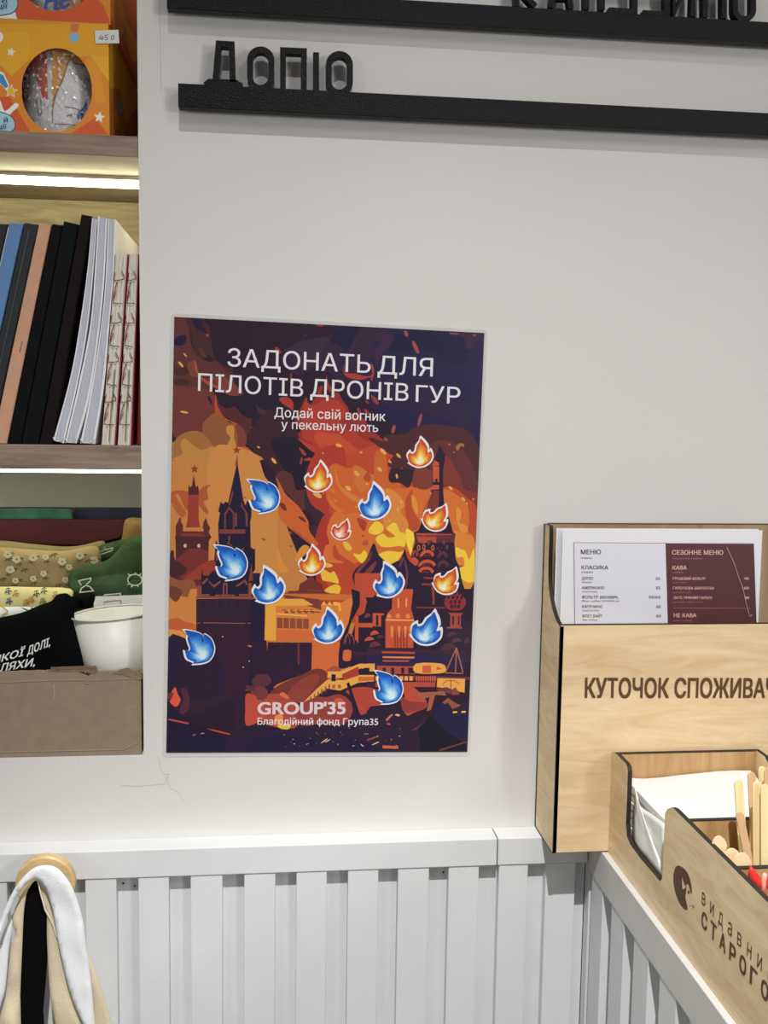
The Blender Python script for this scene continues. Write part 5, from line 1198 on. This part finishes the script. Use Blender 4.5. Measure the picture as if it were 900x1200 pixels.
box(bm, xr_-.0035, xr_-.0001, YC+.0036, .17, ZN-H+.0006, ZN-H+.078); box(bm, jag[0].x, xr_-.0036, .1665, .17, ZN-H+.0006, ZN-H+.078); box(bm, jag[0].x, xr_-.0036, YC+.0036, .1664, ZN-H+.0006, ZN-H+.004)
obj('carton', bm, CARD, ct)
# torn liner strip along the rim
tp = tile(TC_, '185,822 200,812 260,810 320,806 378,804 382,822 368,832 350,828 300,822 240,824')
obj('torn_liner', prism(bmesh.new(), [at(*q, y=YC-.0006) for q in tp], (0, .0012, 0)), CARDD, ct)
bm = bmesh.new()
for k in range(34):
    x = 200+k*5.2; a_ = at(*tile(TC_, [(x, 812-k*.2)])[0], y=YC-.0012); tube(bm, [a_+Vector((0, 0, -.0012)), a_+Vector((.0003, 0, .0015))], .0005, 5)
obj('corrugation', bm, CARDD, ct)
obj('torn_liner', prism(bmesh.new(), [at(*q, y=YC-.0005) for q in tile(TC_, '440,832 470,815 500,808 530,822 548,832 555,826 556,850 545,858 520,848 480,836')], (0, .001, 0)), CARDD, ct)
for s in ('0,866 200,858 330,856 335,870 350,870 356,858 545,850',):
    obj('crease_line', tube(bmesh.new(), [at(*q, y=YC) for q in tile(TC_, s)], .0006, 6), mat('cardboard_crease', '#958370', .85), ct)
obj('crease_line', tube(bmesh.new(), [at(*q, y=YC) for q in tile(TC_, '-200,1140 0,1138 300,1132 480,1128 545,1100')], .0006, 6), mat('cardboard_crease', '#958370', .85), ct)
obj('scuff', strokes(bmesh.new(), [[at(*q, y=YC-.0001) for q in tile(TC_, '211,872 213,905 212,935')]], .0008, (0, -1, 0), .0001), mat('scuff_pale', '#a8977e', .8), ct)
# paper cups
CUPM = mat('cup_paper', (.71, .715, .63, 1), .45)
def cup(label, cx, cz, cy, r0, r1, h, tilt, m=CUPM, group='white paper cups in the carton', bottom=True):
    t = thing('paper_cup', label, 'cup', (cx, cy, cz-h), group); n = 56; Rm = Matrix.Rotation(tilt[1], 4, 'Y') @ Matrix.Rotation(tilt[0], 4, 'X')
    def lath(prof, mt_, nm, sm_=True):
        bm = bmesh.new(); rr_ = [[bm.verts.new(Vector((cx, cy, cz)) + Rm @ Vector((q*cos(2*pi*i/n), q*sin(2*pi*i/n), z))) for i in range(n)] for q, z in prof]
        for a_, b__ in zip(rr_, rr_[1:]):
            for i in range(n): bm.faces.new((a_[i], a_[(i+1) % n], b__[(i+1) % n], b__[i]))
        return bm, rr_
    k = (r0-r1)/h
    bm, rr_ = lath([(r1-.0008, -h+.004), (r1, -h), (r1+.0001, -h), (r0, -.001), (r0-.0006, -.001), (r1-.0008, -h+.004)], m, '')
    bm.faces.new(rr_[0]); o = obj('cup_wall', bm, m, t, smooth=True)
    bm = bmesh.new(); rc = .0010
    R_ = [[bm.verts.new(Vector((cx, cy, cz))+Rm @ Vector(((r0+.0006+rc*cos(p))*cos(2*pi*i/n), (r0+.0006+rc*cos(p))*sin(2*pi*i/n), rc*sin(p)))) for p in [2*pi*j/8 for j in range(8)]] for i in range(n)]
    for i in range(n):
        for j in range(8): bm.faces.new((R_[i][j], R_[(i+1) % n][j], R_[(i+1) % n][(j+1) % 8], R_[i][(j+1) % 8]))
    obj('rolled_rim', bm, m, t, smooth=True)
    return t
cc = at(132.5, 718, y=.050)
cup('white paper cup standing in the carton beside the black cloth', cc.x, cc.z, .0505, .0405, .0262, .092, (radians(-1), radians(-4)))
wc = tile(TC_, '366,545 372,532 600,522 600,575 366,575')
tag(obj('white_card', prism(bmesh.new(), [at(*q, y=.0985) for q in wc], (0, .004, 0)), mat('white_box_card', '#f2f4ec', .5)), 'flat white card standing behind the paper cup', 'card')
# black cloth bag with lettering
BKC = mat('black_canvas', '#060809', .95, spec=.1, bump=.35, bscale=900)
sub = thing('folded_bag', 'folded black canvas bag with white lettering in the carton', 'bag', (-.24, .03, ZN+.01))
bag = soft('bag_cloth', tile(TC_, '-200,640 -60,625 0,612 50,602 100,588 150,566 200,548 215,530 232,520 262,518 285,532 330,522 352,514 366,520 371,540 362,562 345,572 300,580 290,600 296,640 306,700 316,750 330,830 300,900 100,900 -200,900'), .034, .014, BKC, sub, cell=.0045, wav=.0035, ws=28, seed=4, edge=.02)
soft('rolled_edge', tile(TC_, '290,540 330,524 355,514 368,522 371,540 358,566 335,574 322,560 318,548'), .026, .008, BKC, sub, cell=.003, wav=.001, edge=.006)
YT = .021
def bt(s, l, r, t): text('lettering', s, *[at(*tile(TC_, [q])[0], y=YT) for q in (l, r, t)], mat('white_print', '#e6e6e0', .6), sub, bold=.02)
bt('ЯКОЇ', (-30, 795), (90, 761), (-22, 766)); bt('ДОЛІ,', (106, 759), (196, 722), (110, 727))
bt('ШЛЯХИ,', (-46, 832), (136, 800), (-38, 802))
# fabrics behind
def fabric(name, label, outline, y, th, m, **k):
    o = soft(name, tile(TC_, outline) if isinstance(outline, str) else outline, y, th, m, **k); return tag(o, label, 'fabric')
def flower(a_, x, y, r, c='#e8e2b8'):
    for i in range(5): q = 2*pi*i/5+.3; a_.add(c, [(x+r*.55*cos(q)+r*.5*cos(t_)*1.1, y+r*.5*sin(q)+r*.42*sin(t_)) for t_ in [2*pi*j/7 for j in range(7)]])
    a_.add('#6a6040', [(x+r*.2*cos(t_), y+r*.2*sin(t_)) for t_ in [2*pi*j/6 for j in range(6)]])
def leafs(a_, x, y, s, c='#6b6648'):
    for ang in (20, 70, 130): 
        ca, sa = cos(radians(ang)), sin(radians(ang)); a_.add(c, [(x+ca*u-sa*v, y+sa*u+ca*v) for u, v in ((0, 0), (s*.5, -s*.18), (s, 0), (s*.5, s*.18))])
fb = thing('floral_cloth', 'beige cloth with cream flowers folded at the back of the carton', 'fabric', (-.25, .12, ZN+.05))
YFl = .118
soft('cloth', tile(TC_, '-200,350 0,338 100,345 250,352 330,335 385,340 395,400 400,440 390,500 300,520 0,500 -200,500'), YFl, .010, mat('beige_cloth', '#b9a271', .85, bump=.3, bscale=800), fb, cell=.006, wav=.002, edge=.012)
a = Art(lambda u, v, l=0: (lambda q: Vector((q.x, YFl-.0072-l, q.z)))(at(u, v, y=YFl-.0072)), step=.00004)
rr = random.Random(5)
for x, y in ((30, 365), (65, 385), (130, 378), (178, 375), (243, 393), (270, 415), (312, 370), (60, 468), (130, 460), (170, 440), (255, 465), (368, 388), (40, 425)):
    X_, Y_ = tile(TC_, [(x, y)])[0]; leafs(a, X_+rr.uniform(-3, 3), Y_+4, 5); leafs(a, X_+rr.uniform(2, 6), Y_-2, 4); flower(a, X_, Y_, 5.2 if rr.random() > .3 else 4)
for x, y in ((95, 420), (10, 455), (210, 360), (345, 385), (230, 480), (290, 440)): X_, Y_ = tile(TC_, [(x, y)])[0]; leafs(a, X_, Y_, 6)
a.build('flower_print', INKM, fb)
fabric('folded_cloth', 'pale khaki cloth edge folded behind the flowered one', '-200,318 0,312 100,322 250,335 330,328 398,312 410,330 395,370 250,380 0,370 -200,370', .138, .006, mat('khaki_cloth', '#a09468', .85, bump=.3, bscale=700), cell=.006)
ye = thing('yellow_cloth', 'pale yellow cloth with small blue and orange sprigs below the flowered one', 'fabric', (-.25, .085, ZN+.05))
soft('cloth', tile(TC_, '-200,500 0,492 150,494 275,500 280,540 260,580 100,600 -200,600'), .092, .010, mat('yellow_cloth', '#d6cc8c', .85, bump=.25, bscale=700), ye, cell=.006, wav=.0015, edge=.012)
a = Art(lambda u, v, l=0: (lambda q: Vector((q.x, .092-.0068-l, q.z)))(at(u, v, y=.092-.0068)), step=.00004)
for x, y, c in ((30, 505, '#3c5878'), (34, 545, '#3c5878'), (60, 515, '#c08a3a'), (100, 550, '#c08a3a'), (120, 540, '#c08a3a'), (140, 515, '#5a6048'), (170, 505, '#5a6048'), (165, 545, '#8a8050'), (215, 520, '#c08a3a')):
    X_, Y_ = tile(TC_, [(x, y)])[0]; leafs(a, X_, Y_, 6, c); leafs(a, X_, Y_-3, 4, c)
a.build('sprig_print', INKM, ye)
wt = thing('white_cloth', 'white cloth with yellow and blue diamond lines above the black bag', 'fabric', (-.25, .065, ZN+.05))
soft('cloth', tile(TC_, '-200,580 0,572 60,570 150,572 170,590 150,640 -200,660'), .068, .008, mat('white_cloth', '#d8dcd4', .85), wt, cell=.006)
a = Art(lambda u, v, l=0: (lambda q: Vector((q.x, .068-.0058-l, q.z)))(at(u, v, y=.068-.0058)), step=.00004)
for s, c in (('0,568 8,568 36,588 10,606 2,604 26,588', '#cdb860'), ('76,570 84,572 112,582 104,586', '#3c6478'), ('120,572 150,576 148,580 118,576', '#6c8490')): a.add(c, tile(TC_, s))
a.build('diamond_print', INKM, wt)
# green knitted socks
GRN = mat('green_knit', '#43603a', .95, bump=.6, bscale=420, var=.18, vscale=60)
ICO = mat('white_icon', '#d8dcc8', .7)
def icons(par, y, lst, r=.00055):
    for s in lst:
        bm = strokes(bmesh.new(), [[at(*q, y=y) for q in tile(TC_, s)]], r*2, (0, -1, 0), .0002); obj('knitted_icon', bm, ICO, par)
g1 = thing('green_sock', 'green knitted sock with white hourglass and sun icons, draped over the carton', 'sock', (-.16, .09, ZN+.07), 'green knitted socks')
soft('knit', tile(TC_, '268,450 285,428 330,410 400,395 440,372 480,325 520,298 560,286 600,284 600,530 470,534 400,532 340,518 285,530 272,505'), .108, .018, GRN, g1, cell=.0045, wav=.004, ws=30, seed=2, edge=.014)
icons(g1, .0915, [pp('308,468 355,458 352,470 335,484 318,486 306,468'), pp('335,486 352,492 365,508 312,514 318,498 335,486'), pp('405,535 408,524 470,518 470,532'), [(527+28*cos(t_), 465+22*sin(t_)) for t_ in [2*pi*i/16 for i in range(17)]], pp('318,486 335,484'), pp('500,442 508,446'), pp('528,436 530,442'), pp('550,440 546,446'), pp('498,484 506,480'), pp('512,494 518,488'), pp('540,492 538,487')])
g2 = thing('green_sock', 'smaller green sock end with a white saucer icon behind the bigger one', 'sock', (-.16, .125, ZN+.08), 'green knitted socks')
soft('knit', tile(TC_, '370,390 374,350 400,328 460,312 510,302 530,306 500,345 460,380 420,398 375,402'), .128, .008, GRN, g2, cell=.0045, wav=.001, edge=.008)
icons(g2, .1205, [pp('376,370 390,352 440,340 438,350 400,364 376,370'), pp('395,355 408,342 420,348')])
sc = fabric('scarf', 'tan scarf crumpled at the back beside the dark red box', '480,330 478,290 485,240 500,225 530,222 600,240 600,330', .150, .010, mat('tan_scarf', '#a08450', .9, bump=.4, bscale=400, var=.15, vscale=40), cell=.005, wav=.004)
# dark red box, green pouch and dark book at the back
def slab(nm, label, cat, pts, y, d, m, group=None):
    bm = prism(bmesh.new(), [at(*q, y=y) for q in tile(TC_, pts)], (0, d, 0)); bmesh.ops.bevel(bm, geom=bm.edges[:], offset=.0006, segments=1, affect='EDGES')
    return tag(obj(nm, bm, m), label, cat, group)
slab('flat_box', 'dark red flat box lying behind the fabrics', 'box', '-250,235 0,231 485,232 482,262 470,300 350,330 200,325 0,312 -250,305', .150, .012, mat('dark_red_card', '#4a1218', .6))
gp = slab('pencil_case', 'glossy green pouch on top of the dark red box', 'pouch', '-250,196 25,192 100,190 262,192 280,202 282,232 -250,236', .1660, .012, mat('green_vinyl', '#34664e', .2, var=.4, vscale=50))
slab('album', 'dark navy album leaning at the very back', 'book', '-250,186 40,184 600,186 600,236 284,234 -250,240', .186, .012, mat('navy_cover', '#1c2340', .45, var=.3, vscale=30))
obj('album_support', bx(-.6, JX-.02, .179, .199, NZ+.0005, at(*tile(TC_, [(300, 236)])[0], y=.18).z-H-.001), mat('dark_red_card', '#4a1218', .6), None)
o = bpy.data.objects['album_support']; o.name = 'storage_box'; tag(o, 'dark box at the back of the niche, under the navy album', 'box')

# ------------------------------------------------------------------ round peg with tote bags
TP = (0, 1000, 6.0)
pc = at(53, 1036, y=-.050); OAK = wood('peg_oak', '#d9bd8c', '#c8a874', (3, 1, 12), 14, .4)
pegt = thing('coat_peg', 'round oak coat peg on the wainscot rail', 'peg', (pc.x, -.04, pc.z-.028))
obj('knob', disc(bmesh.new(), (pc.x, -.0415, pc.z), (0, -1, 0), .0268, .0100, 56, .0015), OAK, pegt, smooth=False)
obj('stem', disc(bmesh.new(), (pc.x, YL-.0001, pc.z), (0, -1, 0), .010, .0151, 24), OAK, pegt)
WC = mat('white_canvas', (.80, .81, .84, 1), .8, bump=.35, bscale=1200); BC = mat('natural_canvas', '#d8cbab', .85, bump=.5, bscale=1200, var=.04); BK2 = mat('black_cotton', '#050508', .95, spec=.1, bump=.3, bscale=1000)
GT = 'tote bags hanging from the round peg'
t1 = thing('tote_bag', 'white tote bag whose strap loops over the front of the peg', 'tote bag', (pc.x, -.055, pc.z-.42), GT)
strap = tile(TP, '0,590 -60,700 -120,900 -200,1300 -260,1300 -200,900 -120,700 -40,540 0,480 30,400 100,250 180,150 250,97 330,82 400,102 450,150 500,222 540,320 570,420 592,520 605,640 622,750 640,900 655,1050 668,1210 690,1400 640,1400 585,1200 525,1060 472,900 440,760 412,640 392,520 376,420 352,330 318,240 262,186 205,200 145,260 92,350 52,440 18,540')
soft('strap', strap, -.0660, .0035, WC, t1, cell=.0035, wav=.0022, ws=40, seed=9, edge=.004, sm=2)
soft('strap', tile(TP, '0,620 60,470 95,420 90,500 60,700 40,950 0,1080 -60,1300 -140,1300 -60,900'), -.0560, .003, WC, t1, cell=.004, wav=.0015, edge=.004, sm=2)
for nm, lb, m, dy, dz in (('bag_body', None, WC, -.052, .235),):
    obj('bag_body', bx(pc.x-.15, pc.x+.14, -.0565, -.0535, pc.z-H-.50, pc.z-H-.21, bev=.0012), WC, t1)
t2_ = thing('tote_bag', 'natural beige canvas tote bag, straps under the white one', 'tote bag', (pc.x, -.045, pc.z-.42), GT)
soft('strap', tile(TP, '262,184 300,200 330,225 350,330 376,430 400,560 430,720 470,900 530,1080 590,1210 640,1400 420,1400 390,1200 360,1050 345,900 335,700 330,560 330,440 310,400 290,310 270,230'), -.0585, .0028, BC, t2_, cell=.0035, wav=.0018, ws=35, seed=5, edge=.004, sm=2)
soft('strap', tile(TP, '205,215 190,270 175,350 165,450 158,620 150,800 142,1000 130,1400 -60,1400 0,1150 40,1000 60,800 80,640 110,560 90,500 95,420 140,310'), -.0575, .003, BC, t2_, cell=.0035, wav=.003, ws=45, seed=6, edge=.004, sm=2)
soft('strap', tile(TP, '600,640 625,720 660,800 700,920 740,1040 780,1180 830,1400 660,1400 655,1180 640,960 620,800'), -.0540, .0028, BC, t2_, cell=.0035, wav=.001, edge=.004, sm=2)
obj('bag_body', bx(pc.x-.16, pc.x+.16, -.0505, -.0475, pc.z-H-.52, pc.z-H-.225, bev=.0012), BC, t2_)
obj('strap_seam', tube(bmesh.new(), [at(*q, y=-.0612) for q in tile(TP, '268,205 290,300 320,400 350,455 375,510 400,590')], .0006, 6), mat('canvas_thread', '#e6dcc0', .8), t2_)
t3 = thing('tote_bag', 'black cotton tote bag hanging innermost on the peg', 'tote bag', (pc.x, -.04, pc.z-.42), GT)
soft('strap', tile(TP, '250,190 275,235 300,320 325,400 335,460 332,560 335,700 330,800 318,950 305,1100 300,1400 120,1400 132,1200 142,1000 150,800 158,600 165,450 178,340 200,250'), -.0545, .0018, BK2, t3, cell=.004, wav=.0015, edge=.005, sm=2)
obj('bag_body', bx(pc.x-.15, pc.x+.15, -.0435, -.0405, pc.z-H-.50, pc.z-H-.23, bev=.0012), BK2, t3)
